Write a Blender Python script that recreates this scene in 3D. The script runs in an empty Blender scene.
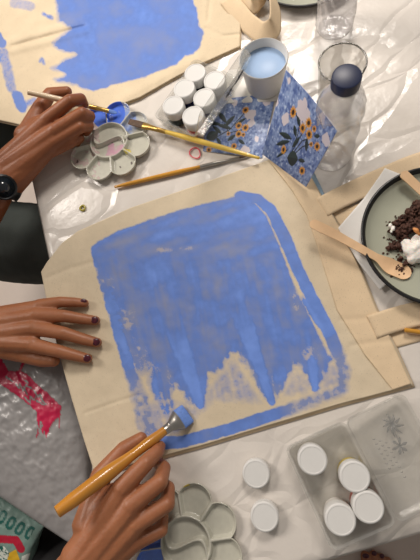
import bpy, bmesh, math, random
from mathutils import Vector, Matrix, noise
random.seed(7)
S = bpy.context.scene
COL = S.collection

# ------------------------------------------------------------------ camera, world, light, exposure
TZ = 0.75                      # height of the table top
CH = 0.50                      # the camera stands this far above the table
TILT, ROLL, FPX = math.radians(17), math.radians(36), 412.0
F = Vector((0, math.sin(TILT), -math.cos(TILT)))
U0 = Vector((0, math.cos(TILT), math.sin(TILT)))
R0 = Vector((1, 0, 0))
RV = math.cos(ROLL) * R0 - math.sin(ROLL) * U0
UV = math.sin(ROLL) * R0 + math.cos(ROLL) * U0
CAM = Vector((0, 0, TZ + CH))
cd = bpy.data.cameras.new('camera')
cd.sensor_fit = 'VERTICAL'; cd.sensor_height = 36.0; cd.lens = FPX / 560 * 36.0
cd.clip_start = 0.01; cd.clip_end = 50
cam = bpy.data.objects.new('camera', cd); COL.objects.link(cam)
m3 = Matrix((RV, UV, -F)).transposed()
cam.matrix_world = Matrix.Translation(CAM) @ m3.to_4x4()
S.camera = cam

def at(px, py, h=0.0):
    """point of the place seen at this pixel, h metres above the table top"""
    d = F + RV * ((px - 210) / FPX) - UV * ((py - 280) / FPX)
    return CAM + d * ((h - CH) / d.z)

def prj(p):
    d = p - CAM; z = d.dot(F)
    return 210 + FPX * d.dot(RV) / z, 280 - FPX * d.dot(UV) / z

S.view_settings.view_transform = 'Standard'
S.view_settings.look = 'None'
S.view_settings.gamma = 1.0
S.view_settings.use_curve_mapping = False
S.view_settings.exposure = 0.24

W = bpy.data.worlds.new('room_light'); S.world = W; W.use_nodes = True
W.node_tree.nodes['Background'].inputs[0].default_value = (1.0, 0.93, 0.86, 1)
W.node_tree.nodes['Background'].inputs[1].default_value = 0.17

def area(name, loc, target, size, power, col, sy=None):
    l = bpy.data.lights.new(name, 'AREA'); l.size = size; l.energy = power; l.color = col
    if sy: l.shape = 'RECTANGLE'; l.size_y = sy
    o = bpy.data.objects.new(name, l); COL.objects.link(o)
    o.location = loc
    o.rotation_euler = (Vector(target) - Vector(loc)).to_track_quat('-Z', 'Y').to_euler()
    return o
IH = Vector((RV.x, RV.y, 0)).normalized(); IV = Vector((-IH.y, IH.x, 0))
G0 = at(210, 280, 0)
def gp(a, b, h):
    """a metres to the right and b metres up the photograph, h above the table top"""
    return G0 + IH * a + IV * b + Vector((0, 0, h))
area('ceiling_lamp_behind_painters', gp(-1.55, .82, 1.52), gp(-.05, .2, 0), 0.80, 34, (1.0, 0.92, 0.84))
area('ceiling_lamp_far', gp(.22, 1.15, 1.22), gp(.15, .35, 0), 0.40, 12.8, (1.0, 0.92, 0.84))

# ------------------------------------------------------------------ helpers
def lin(c):
    return tuple(((v / 255) / 12.92 if v / 255 <= 0.04045 else ((v / 255 + 0.055) / 1.055) ** 2.4) for v in c)

def N(v, s=1.0, o=0.0):
    return noise.noise(Vector((v[0] * s + o, v[1] * s - o, (v[2] if len(v) > 2 else 0) * s + 3.1 * o)))

def fbm(x, y, s, o=0.0, oct=4):
    a, t, w = 0.0, 0.0, 1.0
    for k in range(oct):
        a += w * noise.noise(Vector((x * s + o, y * s + o * 1.7, o))); t += w
        s *= 2.03; w *= 0.55
    return a / t

class Nt:
    def __init__(self, name):
        self.m = bpy.data.materials.new(name); self.m.use_nodes = True
        self.t = self.m.node_tree; self.b = self.t.nodes['Principled BSDF']
        self.out = self.t.nodes['Material Output']
    def n(self, typ, **kw):
        x = self.t.nodes.new(typ)
        for k, v in kw.items():
            if k in x.inputs.keys() if isinstance(k, str) else False: x.inputs[k].default_value = v
            else: setattr(x, k, v)
        return x
    def l(self, a, b): self.t.links.new(a, b)
    def noise(self, scale, detail=3, rough=0.55, coord='Object', vec=None, stretch=None):
        tc = self.n('ShaderNodeTexCoord'); x = self.n('ShaderNodeTexNoise')
        x.inputs['Scale'].default_value = scale; x.inputs['Detail'].default_value = detail
        x.inputs['Roughness'].default_value = rough
        if stretch:
            mp = self.n('ShaderNodeMapping'); mp.inputs['Scale'].default_value = stretch
            self.l(tc.outputs[coord], mp.inputs[0]); self.l(mp.outputs[0], x.inputs['Vector'])
        else: self.l(tc.outputs[coord], x.inputs['Vector'])
        return x.outputs['Fac']
    def ramp(self, fac, stops):
        r = self.n('ShaderNodeValToRGB'); e = r.color_ramp.elements
        while len(e) < len(stops): e.new(0.5)
        for k, (p, c) in enumerate(stops): e[k].position = p; e[k].color = (*c, 1)
        self.l(fac, r.inputs[0]); return r.outputs[0]
    def mix(self, fac, a, b):
        x = self.n('ShaderNodeMix'); x.data_type = 'RGBA'
        for s, v in ((0, fac), (6, a), (7, b)):
            if isinstance(v, (int, float)): x.inputs[s].default_value = v
            elif isinstance(v, tuple): x.inputs[s].default_value = (*v, 1)
            else: self.l(v, x.inputs[s])
        return x.outputs[2]
    def math(self, op, a, b=None):
        x = self.n('ShaderNodeMath'); x.operation = op
        for s, v in ((0, a), (1, b)):
            if v is None: continue
            if isinstance(v, (int, float)): x.inputs[s].default_value = v
            else: self.l(v, x.inputs[s])
        return x.outputs[0]
    def bump(self, h, strength, dist=0.001):
        x = self.n('ShaderNodeBump'); x.inputs['Strength'].default_value = strength
        x.inputs['Distance'].default_value = dist
        self.l(h, x.inputs['Height']); self.l(x.outputs[0], self.b.inputs['Normal']); return x
    def attr(self, name):
        x = self.n('ShaderNodeAttribute'); x.attribute_name = name; return x

def plain(name, rgb, rough=0.5, var=0.08, vs=60, bump=0.0, bs=300, metal=0.0, sss=0.0, coat=0.0, spec=None):
    t = Nt(name); c = lin(rgb)
    f = t.noise(vs)
    lo = tuple(max(0, v * (1 - var)) for v in c); hi = tuple(min(1, v * (1 + var)) for v in c)
    t.l(t.ramp(f, [(0.3, lo), (0.7, hi)]), t.b.inputs['Base Color'])
    t.b.inputs['Roughness'].default_value = rough; t.b.inputs['Metallic'].default_value = metal
    if spec is not None: t.b.inputs['Specular IOR Level'].default_value = spec
    if sss:
        t.b.inputs['Subsurface Weight'].default_value = sss
        t.b.inputs['Subsurface Radius'].default_value = (0.006, 0.0025, 0.0015)
        t.b.inputs['Subsurface Scale'].default_value = 0.5
    if coat: t.b.inputs['Coat Weight'].default_value = coat
    if bump: t.bump(t.noise(bs), bump)
    return t.m

def clear(name, tint=(1, 1, 1), haze=0.05, rough=0.06, hazecol=(0.8, 0.8, 0.78), bump=0.0, bs=80, ior=1.45, gl=1.0):
    """thin clear plastic or glass: see-through with a fresnel sheen and a little milky haze"""
    t = Nt(name); t.t.nodes.remove(t.b)
    tr = t.n('ShaderNodeBsdfTransparent'); tr.inputs[0].default_value = (*tint, 1)
    g = t.n('ShaderNodeBsdfGlossy'); g.inputs['Roughness'].default_value = rough
    d = t.n('ShaderNodeBsdfDiffuse'); d.inputs[0].default_value = (*hazecol, 1)
    fr = t.n('ShaderNodeLayerWeight'); fr.inputs[0].default_value = 0.5
    fm = t.math('MULTIPLY', t.math('ADD', t.math('MULTIPLY', t.math('POWER', fr.outputs['Facing'], 3.0), 0.55), 0.045), gl)
    m1 = t.n('ShaderNodeMixShader'); m2 = t.n('ShaderNodeMixShader')
    hz = t.math('MULTIPLY', t.noise(40), haze * 2)
    t.l(hz, m1.inputs[0]); t.l(tr.outputs[0], m1.inputs[1]); t.l(d.outputs[0], m1.inputs[2])
    t.l(fm, m2.inputs[0]); t.l(m1.outputs[0], m2.inputs[1]); t.l(g.outputs[0], m2.inputs[2])
    if bump:
        x = t.n('ShaderNodeBump'); x.inputs['Strength'].default_value = bump; x.inputs['Distance'].default_value = 0.002
        t.l(t.noise(bs), x.inputs['Height'])
        for q in (g, d): t.l(x.outputs[0], q.inputs['Normal'])
    t.l(m2.outputs[0], t.out.inputs[0])
    return t.m

def painted(name, base, vs=150, rough=0.4, coat=0.0, bump=0.0):
    """material whose colour pattern is stored on the mesh (print, paint in wells) over a base colour"""
    t = Nt(name); a = t.attr('pattern')
    c = lin(base); f = t.noise(vs)
    b0 = t.ramp(f, [(0.3, tuple(v * 0.94 for v in c)), (0.7, tuple(min(1, v * 1.05) for v in c))])
    t.l(t.mix(a.outputs['Alpha'], b0, a.outputs['Color']), t.b.inputs['Base Color'])
    t.b.inputs['Roughness'].default_value = rough; t.b.inputs['Coat Weight'].default_value = coat
    if bump: t.bump(t.noise(400), bump)
    return t.m

def tag(o, label=None, cat=None, group=None, kind=None):
    if label: o['label'] = label
    if cat: o['category'] = cat
    if group: o['group'] = group
    if kind: o['kind'] = kind
    return o

def empty(name, loc, label, cat, group=None, rot=None):
    o = bpy.data.objects.new(name, None); COL.objects.link(o); o.location = loc
    o.empty_display_size = 0.02
    if rot: o.rotation_euler = rot
    return tag(o, label, cat, group)

def mesh_obj(name, bm, mat, parent=None, smooth=True, angle=None, loc=None):
    """one bmesh -> one object; coordinates are world ones unless loc/parent is given with local=True"""
    bmesh.ops.recalc_face_normals(bm, faces=bm.faces[:])
    me = bpy.data.meshes.new(name); bm.to_mesh(me); bm.free()
    return link_mesh(name, me, mat, parent, smooth, angle)

def link_mesh(name, me, mat, parent=None, smooth=True, angle=None):
    o = bpy.data.objects.new(name, me); COL.objects.link(o)
    if isinstance(mat, (list, tuple)):
        for q in mat: me.materials.append(q)
    elif mat: me.materials.append(mat)
    if smooth:
        me.polygons.foreach_set('use_smooth', [True] * len(me.polygons))
        if angle: me.set_sharp_from_angle(angle=math.radians(angle))
    if parent: o.parent = parent
    return o

def to_local(bm, mat):
    bmesh.ops.transform(bm, matrix=mat, verts=bm.verts[:])

def lathe(bm, prof, seg=40, cx=0, cy=0, cz=0, rib=None):
    """prof: list of (r, z); closed at the axis where r is 0"""
    rings = []
    for k, (r, z) in enumerate(prof):
        if r < 1e-7: rings.append([bm.verts.new((cx, cy, cz + z))]); continue
        rr = []
        for i in range(seg):
            a = 2 * math.pi * i / seg; q = r
            if rib and rib[0] <= k <= rib[1]: q = r * (1 - rib[2] * (i % 2))
            rr.append(bm.verts.new((cx + q * math.cos(a), cy + q * math.sin(a), cz + z)))
        rings.append(rr)
    for a, b in zip(rings, rings[1:]):
        if len(a) == 1 and len(b) == 1: continue
        for i in range(seg):
            j = (i + 1) % seg
            if len(a) == 1: bm.faces.new((a[0], b[i], b[j]))
            elif len(b) == 1: bm.faces.new((a[i], b[0], a[j]))
            else: bm.faces.new((a[i], b[i], b[j], a[j]))
    return bm

def box(bm, c, d, rz=0.0, bevel=0.0):
    r = bmesh.ops.create_cube(bm, size=1.0)
    M = Matrix.Translation(c) @ Matrix.Rotation(rz, 4, 'Z') @ Matrix.Diagonal((*d, 1))
    bmesh.ops.transform(bm, matrix=M, verts=r['verts'])
    if bevel:
        es = list({e for v in r['verts'] for e in v.link_edges})
        bmesh.ops.bevel(bm, geom=es, offset=bevel, segments=2, affect='EDGES', profile=0.5)
    return bm

def tube(bm, pts, rad, seg=14, flat=None, upv=None):
    """round (or flattened) sweep along points with a radius at each"""
    pts = [Vector(p) for p in pts]; n = len(pts)
    if not isinstance(rad, (list, tuple)): rad = [rad] * n
    rings = []; up = Vector(upv) if upv else Vector((0, 0, 1))
    for k, p in enumerate(pts):
        d = (pts[min(k + 1, n - 1)] - pts[max(k - 1, 0)]).normalized()
        s = d.cross(up)
        if s.length < 1e-4: s = d.cross(Vector((1, 0, 0)))
        s.normalize(); w = s.cross(d).normalized()
        fl = flat[k] if isinstance(flat, (list, tuple)) else (flat or 1.0)
        rings.append([bm.verts.new(p + s * rad[k] * math.cos(2 * math.pi * i / seg) + w * rad[k] * fl * math.sin(2 * math.pi * i / seg)) for i in range(seg)])
    for a, b in zip(rings, rings[1:]):
        for i in range(seg):
            j = (i + 1) % seg; bm.faces.new((a[i], a[j], b[j], b[i]))
    for rr, rev in ((rings[0], True), (rings[-1], False)):
        c = bm.verts.new(sum((v.co for v in rr), Vector()) / seg)
        for i in range(seg):
            j = (i + 1) % seg
            bm.faces.new((c, rr[j], rr[i]) if rev else (c, rr[i], rr[j]))
    return bm

def prism(bm, poly, z0, z1):
    a = [bm.verts.new((x, y, z0)) for x, y in poly]; b = [bm.verts.new((x, y, z1)) for x, y in poly]
    n = len(poly); bm.faces.new(a[::-1]); bm.faces.new(b)
    for i in range(n): bm.faces.new((a[i], a[(i + 1) % n], b[(i + 1) % n], b[i]))
    return bm

def resample(pl, n):
    L = [0.0]
    for a, b in zip(pl, pl[1:]): L.append(L[-1] + math.dist(a, b))
    out = []; k = 0
    for i in range(n):
        s = L[-1] * i / (n - 1)
        while k < len(L) - 2 and L[k + 1] < s: k += 1
        f = (s - L[k]) / max(1e-9, L[k + 1] - L[k])
        out.append(tuple(pl[k][j] + (pl[k + 1][j] - pl[k][j]) * f for j in range(len(pl[0]))))
    return out

def coons(top, bottom, left, right, nu, nv):
    """grid of nv rows x nu columns; top/bottom run left to right, left/right run top to bottom"""
    T, B, L, Rr = resample(top, nu), resample(bottom, nu), resample(left, nv), resample(right, nv)
    g = []
    for j in range(nv):
        v = j / (nv - 1); row = []
        for i in range(nu):
            u = i / (nu - 1)
            row.append(tuple((1 - v) * T[i][k] + v * B[i][k] + (1 - u) * L[j][k] + u * Rr[j][k]
                       - ((1 - u) * (1 - v) * T[0][k] + u * (1 - v) * T[-1][k] + (1 - u) * v * B[0][k] + u * v * B[-1][k]) for k in range(len(T[0]))))
        g.append(row)
    return g

def shell(P, Q):
    """closed mesh from a top grid P and a bottom grid Q (rows of Vectors)"""
    bm = bmesh.new(); nv, nu = len(P), len(P[0])
    a = [[bm.verts.new(p) for p in r] for r in P]; b = [[bm.verts.new(p) for p in r] for r in Q]
    for j in range(nv - 1):
        for i in range(nu - 1):
            bm.faces.new((a[j][i], a[j + 1][i], a[j + 1][i + 1], a[j][i + 1]))
            bm.faces.new((b[j][i], b[j][i + 1], b[j + 1][i + 1], b[j + 1][i]))
    ring = [(0, i) for i in range(nu - 1)] + [(j, nu - 1) for j in range(nv - 1)] + [(nv - 1, i) for i in range(nu - 1, 0, -1)] + [(j, 0) for j in range(nv - 1, 0, -1)]
    for k in range(len(ring)):
        p, q = ring[k], ring[(k + 1) % len(ring)]
        bm.faces.new((a[p[0]][p[1]], a[q[0]][q[1]], b[q[0]][q[1]], b[p[0]][p[1]]))
    return bm

def segd(p, a, b):
    ax, ay, bx, by = a[0], a[1], b[0], b[1]
    dx, dy = bx - ax, by - ay; L = dx * dx + dy * dy
    t = 0 if L == 0 else max(0, min(1, ((p[0] - ax) * dx + (p[1] - ay) * dy) / L))
    return math.hypot(p[0] - ax - t * dx, p[1] - ay - t * dy), t

def pld(p, pl):
    return min(segd(p, a, b)[0] for a, b in zip(pl, pl[1:]))

def inside(p, poly):
    c = False; n = len(poly); j = n - 1
    for i in range(n):
        if (poly[i][1] > p[1]) != (poly[j][1] > p[1]) and p[0] < (poly[j][0] - poly[i][0]) * (p[1] - poly[i][1]) / (poly[j][1] - poly[i][1]) + poly[i][0]: c = not c
        j = i
    return c

def sdist(p, poly):
    """signed distance, positive inside"""
    d = pld(p, poly + [poly[0]])
    return d if inside(p, poly) else -d

def sm(a, b, x):
    t = max(0.0, min(1.0, (x - a) / (b - a))); return t * t * (3 - 2 * t)

def set_pattern(me, cols):
    at_ = me.color_attributes.new('pattern', 'FLOAT_COLOR', 'POINT')
    flat = []
    for c in cols: flat.extend(c)
    at_.data.foreach_set('color', flat)

_b = bmesh.new(); bmesh.ops.create_icosphere(_b, subdivisions=2, radius=1.0); _b.verts.index_update()
ICO_V = [tuple(v.co) for v in _b.verts]; ICO_F = [tuple(v.index for v in f.verts) for f in _b.faces]; _b.free()
def union(parts, voxel, smooth_it=6, extra=None):
    """one continuous surface grown from tapered limbs: parts = (p0, r0, p1, r1)"""
    co, fa = [], []
    for p0, r0, p1, r1 in parts:
        p0, p1 = Vector(p0), Vector(p1)
        n = max(1, int((p1 - p0).length / (0.35 * max(min(r0, r1), 1e-4))))
        n = min(n, 40)
        for k in range(n + 1):
            f = k / n; r = r0 + (r1 - r0) * f; c = p0.lerp(p1, f); b = len(co)
            co.extend([(c.x + r * x, c.y + r * y, c.z + r * z) for x, y, z in ICO_V])
            fa.extend([(b + i, b + j, b + q) for i, j, q in ICO_F])
    me = bpy.data.meshes.new('tmp'); me.from_pydata(co, [], fa); me.update()
    o = bpy.data.objects.new('tmp', me); COL.objects.link(o)
    md = o.modifiers.new('r', 'REMESH'); md.mode = 'VOXEL'; md.voxel_size = voxel
    ms = o.modifiers.new('s', 'SMOOTH'); ms.factor = 0.5; ms.iterations = smooth_it
    dg = bpy.context.evaluated_depsgraph_get(); dg.update()
    res = bpy.data.meshes.new_from_object(o.evaluated_get(dg))
    bpy.data.objects.remove(o); bpy.data.meshes.remove(me)
    return res

def join_meshes(name, ms):
    bm = bmesh.new()
    for m in ms: bm.from_mesh(m); bpy.data.meshes.remove(m)
    me = bpy.data.meshes.new(name); bm.to_mesh(me); bm.free(); return me

def copy_tree(o, parent=None):
    c = o.copy(); COL.objects.link(c)
    if parent: c.parent = parent
    for ch in list(o.children): copy_tree(ch, c)
    return c

# ------------------------------------------------------------------ materials
BLUE = (92, 131, 222)
def canvas_mat(name, paint=False, col=(226, 205, 174)):
    t = Nt(name); c = lin(col)
    tc = t.n('ShaderNodeTexCoord')
    w1 = t.n('ShaderNodeTexWave'); w1.bands_direction = 'X'; w1.inputs['Scale'].default_value = 260; w1.inputs['Distortion'].default_value = 1.5
    w2 = t.n('ShaderNodeTexWave'); w2.bands_direction = 'Y'; w2.inputs['Scale'].default_value = 260; w2.inputs['Distortion'].default_value = 1.5
    for w in (w1, w2): t.l(tc.outputs['Object'], w.inputs['Vector'])
    weave = t.math('ADD', w1.outputs['Fac'], w2.outputs['Fac'])
    f = t.noise(25, 5)
    base = t.ramp(f, [(0.3, tuple(v * 0.93 for v in c)), (0.7, tuple(min(1, v * 1.04) for v in c))])
    fl = t.noise(700, 2)
    base = t.mix(t.math('GREATER_THAN', fl, 0.66), base, tuple(v * 0.8 for v in c))
    hgt = t.math('ADD', t.math('MULTIPLY', weave, 0.3), t.math('MULTIPLY', t.noise(60, 4), 1.6))
    if paint:
        a = t.attr('paint'); sp = t.n('ShaderNodeSeparateColor'); t.l(a.outputs['Color'], sp.inputs[0])
        cov, thick = sp.outputs[0], sp.outputs[1]
        gr = t.math('MULTIPLY', t.math('SUBTRACT', t.noise(900, 2), 0.5), 0.55)
        gr2 = t.math('MULTIPLY', t.math('SUBTRACT', t.noise(160, 4), 0.5), 0.35)
        x = t.math('ADD', t.math('ADD', cov, gr), gr2)
        mr = t.n('ShaderNodeMapRange'); mr.inputs['From Min'].default_value = 0.40; mr.inputs['From Max'].default_value = 0.60
        t.l(x, mr.inputs['Value'])
        thin, full, lite = lin((122, 138, 184)), lin((98, 132, 208)), lin((120, 156, 236))
        pc = t.ramp(t.math('ADD', thick, t.math('MULTIPLY', t.math('SUBTRACT', t.noise(90, 4), 0.5), 0.35)), [(0.12, thin), (0.52, full), (0.92, lite)])
        opac = t.math('MULTIPLY', mr.outputs[0], t.math('ADD', t.math('MULTIPLY', thick, 0.25), 0.84))
        wr = t.n('ShaderNodeMapRange'); wr.inputs['From Min'].default_value = 0.10; wr.inputs['From Max'].default_value = 0.55
        wr.inputs['To Max'].default_value = 0.62
        t.l(t.math('ADD', cov, t.math('MULTIPLY', gr2, 0.8)), wr.inputs['Value'])
        wash = t.math('MULTIPLY', wr.outputs[0], t.math('GREATER_THAN', cov, 0.02))
        om = t.math('MINIMUM', t.math('MAXIMUM', opac, wash), 1.0)
        base = t.mix(om, base, pc)
        t.l(t.math('SUBTRACT', 0.9, t.math('MULTIPLY', mr.outputs[0], 0.42)), t.b.inputs['Roughness'])
    else: t.b.inputs['Roughness'].default_value = 0.9
    t.b.inputs['Specular IOR Level'].default_value = 0.3
    t.l(base, t.b.inputs['Base Color']); t.bump(hgt, 0.35, 0.0008)
    return t.m

M = {}
M['canvas'] = canvas_mat('natural_canvas', False, (228, 204, 170))
M['canvas_painted'] = canvas_mat('canvas_with_blue_paint', True, (219, 203, 176))
M['canvas_bright'] = canvas_mat('fresh_canvas_with_blue_paint', True, (226, 208, 178))
def cloth_mat():
    t = Nt('glossy_white_table_plastic'); c = lin((226, 219, 211))
    f = t.noise(6, 4)
    t.l(t.ramp(f, [(0.3, tuple(v * 0.95 for v in c)), (0.7, c)]), t.b.inputs['Base Color'])
    t.b.inputs['Roughness'].default_value = 0.22
    t.b.inputs['Specular IOR Level'].default_value = 0.6
    v = t.n('ShaderNodeTexVoronoi'); v.feature = 'DISTANCE_TO_EDGE'; v.inputs['Scale'].default_value = 9
    tc = t.n('ShaderNodeTexCoord'); mp = t.n('ShaderNodeMapping'); mp.inputs['Scale'].default_value = (1, 2.2, 1); mp.inputs['Rotation'].default_value = (0, 0, 0.6)
    t.l(tc.outputs['Object'], mp.inputs[0])
    nz = t.n('ShaderNodeTexNoise'); nz.inputs['Scale'].default_value = 7; t.l(mp.outputs[0], nz.inputs['Vector'])
    va = t.n('ShaderNodeVectorMath'); va.operation = 'MULTIPLY_ADD'; va.inputs[1].default_value = (0.15, 0.15, 0.15)
    t.l(nz.outputs['Color'], va.inputs[0]); t.l(mp.outputs[0], va.inputs[2]); t.l(va.outputs[0], v.inputs['Vector'])
    e = t.math('MINIMUM', v.outputs['Distance'], 0.12)
    h = t.math('ADD', t.math('MULTIPLY', e, 5.0), t.math('MULTIPLY', t.noise(22, 4), 0.7))
    t.bump(h, 0.45, 0.004)
    return t.m
M['cloth'] = cloth_mat()
M['wood_table'] = plain('table_wood', (120, 84, 56), 0.5, 0.2, 30)
M['metal_leg'] = plain('table_leg_metal', (90, 90, 92), 0.35, 0.05, 40, metal=0.8)
M['white_plastic'] = plain('white_plastic', (226, 225, 222), 0.38, 0.02, 60, spec=0.45)
M['palette'] = painted('palette_plastic', (196, 194, 180), 150, 0.28, 0.2)
M['clear_box'] = clear('clear_box_plastic', (0.94, 0.94, 0.93), 0.10, 0.12, (0.75, 0.75, 0.73), 0.12, 60, 1.45)
M['clear_bottle'] = clear('clear_bottle_plastic', (0.93, 0.94, 0.95), 0.20, 0.10, (0.92, 0.85, 0.85), 0.8, 130, 1.45, 2.2)
M['glass'] = clear('drinking_glass', (0.90, 0.89, 0.87), 0.05, 0.03, (0.8, 0.8, 0.8), 0.0, 10, 1.5, 1.0)
M['glass_rim'] = clear('drinking_glass_lip', (0.40, 0.39, 0.37), 0.06, 0.03, (0.3, 0.3, 0.3), 0.0, 10, 1.5, 1.0)
M['navy'] = plain('navy_cap_plastic', (24, 34, 66), 0.4, 0.1, 60)
M['blue_paint_pot'] = plain('dark_blue_pot', (26, 34, 88), 0.25, 0.2, 40)
M['teal_pot'] = plain('dark_green_pot', (18, 44, 50), 0.25, 0.2, 40)
M['yellow_pot'] = plain('yellow_pot', (206, 182, 60), 0.3, 0.1, 40)
M['red_pot'] = plain('red_pot', (168, 78, 62), 0.3, 0.1, 40)
M['pink_pot'] = plain('pink_pot', (214, 96, 96), 0.3, 0.1, 40)
M['white_pot'] = plain('pale_pot', (214, 210, 204), 0.3, 0.05, 40)
M['brush_yellow'] = plain('yellow_varnished_handle', (242, 206, 96), 0.3, 0.08, 40, coat=0.5)
M['brush_ochre'] = plain('ochre_varnished_handle', (208, 148, 48), 0.3, 0.1, 40, coat=0.5)
M['brush_big'] = plain('amber_varnished_handle', (196, 132, 44), 0.3, 0.12, 30, coat=0.5)
M['brush_white'] = plain('cream_handle', (222, 200, 168), 0.4, 0.05, 40, coat=0.3)
M['ferrule'] = plain('ferrule_metal', (176, 172, 166), 0.3, 0.05, 90, metal=0.9)
M['ferrule_gold'] = plain('gold_ferrule_metal', (196, 160, 90), 0.3, 0.05, 90, metal=0.8)
M['bristle_brown'] = plain('brown_bristle', (86, 62, 44), 0.6, 0.3, 300, 0.5, 900)
M['bristle_blue'] = plain('bristle_wet_with_blue_paint', (110, 146, 220), 0.4, 0.12, 300, 0.4, 900)
M['ink'] = plain('dark_ink', (60, 40, 26), 0.5, 0.1)
M['wood_fork'] = plain('birch_wood', (230, 192, 150), 0.6, 0.08, 50, 0.1, 300)
M['paper'] = plain('white_paper', (236, 233, 228), 0.8, 0.02, 60, 0.1, 200)
M['strip'] = plain('pale_blue_paper', (150, 176, 196), 0.6, 0.05)
M['floor'] = plain('floor_tile', (216, 200, 188), 0.45, 0.05, 8)
M['plate_in'] = plain('sage_glaze', (176, 178, 160), 0.3, 0.03, 30, coat=0.3)
M['plate_rim'] = plain('black_rim_glaze', (22, 22, 24), 0.35, 0.1, 30)
M['brown_cake'] = plain('chocolate_crumb', (74, 44, 32), 0.75, 0.45, 240, 0.9, 300)
M['cream'] = plain('whipped_cream', (240, 234, 226), 0.45, 0.03, 80, 0.1, 100, sss=0.2)
M['nut'] = plain('toasted_nut', (208, 140, 78), 0.5, 0.15, 100)
M['water_blue'] = plain('pale_blue_paint_water', (158, 184, 218), 0.35, 0.02, 30, spec=0.25)
M['nail'] = plain('dark_red_nail_varnish', (74, 18, 34), 0.3, 0.5, 500, coat=0.15)
M['watch'] = plain('black_watch_resin', (16, 18, 22), 0.4, 0.15, 60)
M['watch_face'] = plain('dark_watch_face', (26, 32, 38), 0.15, 0.3, 160, coat=0.5)
M['charcoal'] = plain('charcoal_trouser_cloth', (78, 84, 81), 0.9, 0.15, 20, 0.3, 500)
M['greybrown'] = plain('grey_brown_trouser_cloth', (78, 72, 68), 0.9, 0.12, 20, 0.3, 500)
M['black_cloth'] = plain('black_cloth', (20, 20, 22), 0.9, 0.2, 20, 0.3, 500)
M['hair'] = plain('black_hair', (18, 14, 13), 0.5, 0.3, 90, 0.6, 300)
M['pink_loop'] = plain('pink_red_loop', (232, 74, 96), 0.5, 0.05)
M['ring'] = plain('olive_yellow_ring', (186, 172, 70), 0.4, 0.1)
M['emboss'] = clear('embossed_plastic', (0.72, 0.72, 0.72), 0.3, 0.2, (0.45, 0.45, 0.45), 0.2, 200)
M['lidprint'] = plain('dark_lid_print', (70, 70, 76), 0.5, 0.1)

def skin_mat(name, col):
    t = Nt(name); c = lin(col)
    f = t.noise(28, 5)
    base = t.ramp(f, [(0.3, (c[0] * 0.86, c[1] * 0.82, c[2] * 0.8)), (0.7, (min(1, c[0] * 1.1), c[1] * 1.1, c[2] * 1.1))])
    t.l(base, t.b.inputs['Base Color'])
    t.b.inputs['Roughness'].default_value = 0.46
    t.b.inputs['Subsurface Weight'].default_value = 0.12
    t.b.inputs['Subsurface Radius'].default_value = (0.006, 0.002, 0.001)
    t.b.inputs['Subsurface Scale'].default_value = 0.4
    h = t.math('ADD', t.noise(260, 4), t.math('MULTIPLY', t.noise(70, 3), 1.2))
    t.bump(h, 0.28, 0.0012)
    return t.m
M['skin_a'] = skin_mat('brown_skin', (146, 88, 54))
M['skin_b'] = skin_mat('warm_brown_skin', (164, 106, 72))

# ------------------------------------------------------------------ setting: floor, table, plastic cloth
bm = bmesh.new(); box(bm, (0.3, 0.3, -0.02), (5, 5, 0.04))
tag(mesh_obj('floor', bm, M['floor'], smooth=False), kind='structure')

e0, e1 = at(32, 190), at(45, 258)          # the table's left edge
b0, b1 = at(325, 553), at(420, 535)        # its near edge
ldir = (e0 - e1).normalized()
ang = math.atan2(ldir.y, ldir.x) - math.pi / 2
ang2 = math.atan2((b1 - b0).y, (b1 - b0).x)
ang = ang * 1.3 - ang2 * 0.3
TX, TY = Vector((math.cos(ang), math.sin(ang), 0)), Vector((-math.sin(ang), math.cos(ang), 0))
em, bmid = (e0 + e1) / 2, (b0 + b1) / 2
x0 = em.dot(TX) + 0.007; y0 = bmid.dot(TY)
TW, TL = 0.95, 1.5
def tpt(x, y, h=0.0):
    v = TX * (x0 + x) + TY * (y0 + y); return Vector((v.x, v.y, TZ + h))
tc_ = tpt(TW / 2, TL / 2)
table = empty('table', (tc_.x, tc_.y, 0), 'long table under the white plastic cover with everything laid on it', 'table', rot=(0, 0, ang))
bm = bmesh.new(); box(bm, (0, 0, TZ - 0.016), (TW - 0.004, TL - 0.004, 0.028), 0, 0.003)
mesh_obj('tabletop', bm, M['wood_table'], table, smooth=False)
for sx in (-1, 1):
    for sy in (-1, 1):
        bm = bmesh.new(); tube(bm, [(sx * (TW / 2 - 0.08), sy * (TL / 2 - 0.08), 0.0), (sx * (TW / 2 - 0.08), sy * (TL / 2 - 0.08), TZ - 0.028)], 0.016)
        mesh_obj('leg', bm, M['metal_leg'], table)

def cloth_mesh():
    nx, ny = 120, 190
    def h(x, y):
        p = tpt(x, y)
        far = sm(0.28, 0.5, y) * sm(0.30, 0.5, x)
        return 0.0003 + 0.0009 * far * (0.5 + fbm(p.x, p.y, 9, 3.3, 3)) 
    P = []
    d = 0.055
    xs = [-0.004] + [TW * i / (nx - 1) for i in range(nx)] + [TW + 0.004]
    ys = [-0.004] + [TL * j / (ny - 1) for j in range(ny)] + [TL + 0.004]
    bm = bmesh.new(); g = []
    for j, y in enumerate([ys[0]] + ys + [ys[-1]]):
        row = []
        for i, x in enumerate([xs[0]] + xs + [xs[-1]]):
            edge = i in (0, len(xs) + 1) or j in (0, len(ys) + 1)
            side = i in (1, len(xs)) or j in (1, len(ys))
            xx, yy = x, y
            if edge:
                wv = 0.002 * math.sin(23 * (x + y)) - 0.012
                if i == 0: xx -= wv
                if j == 0: yy -= wv
                zz = -d
            elif side: zz = -0.003
            else: zz = h(x, y)
            p = tpt(xx, yy, zz); row.append(bm.verts.new(p))
        g.append(row)
    for a, b in zip(g, g[1:]):
        for i in range(len(a) - 1): bm.faces.new((a[i], a[i + 1], b[i + 1], b[i]))
    return bm
cl = mesh_obj('tablecloth', cloth_mesh(), M['cloth'])
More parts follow.
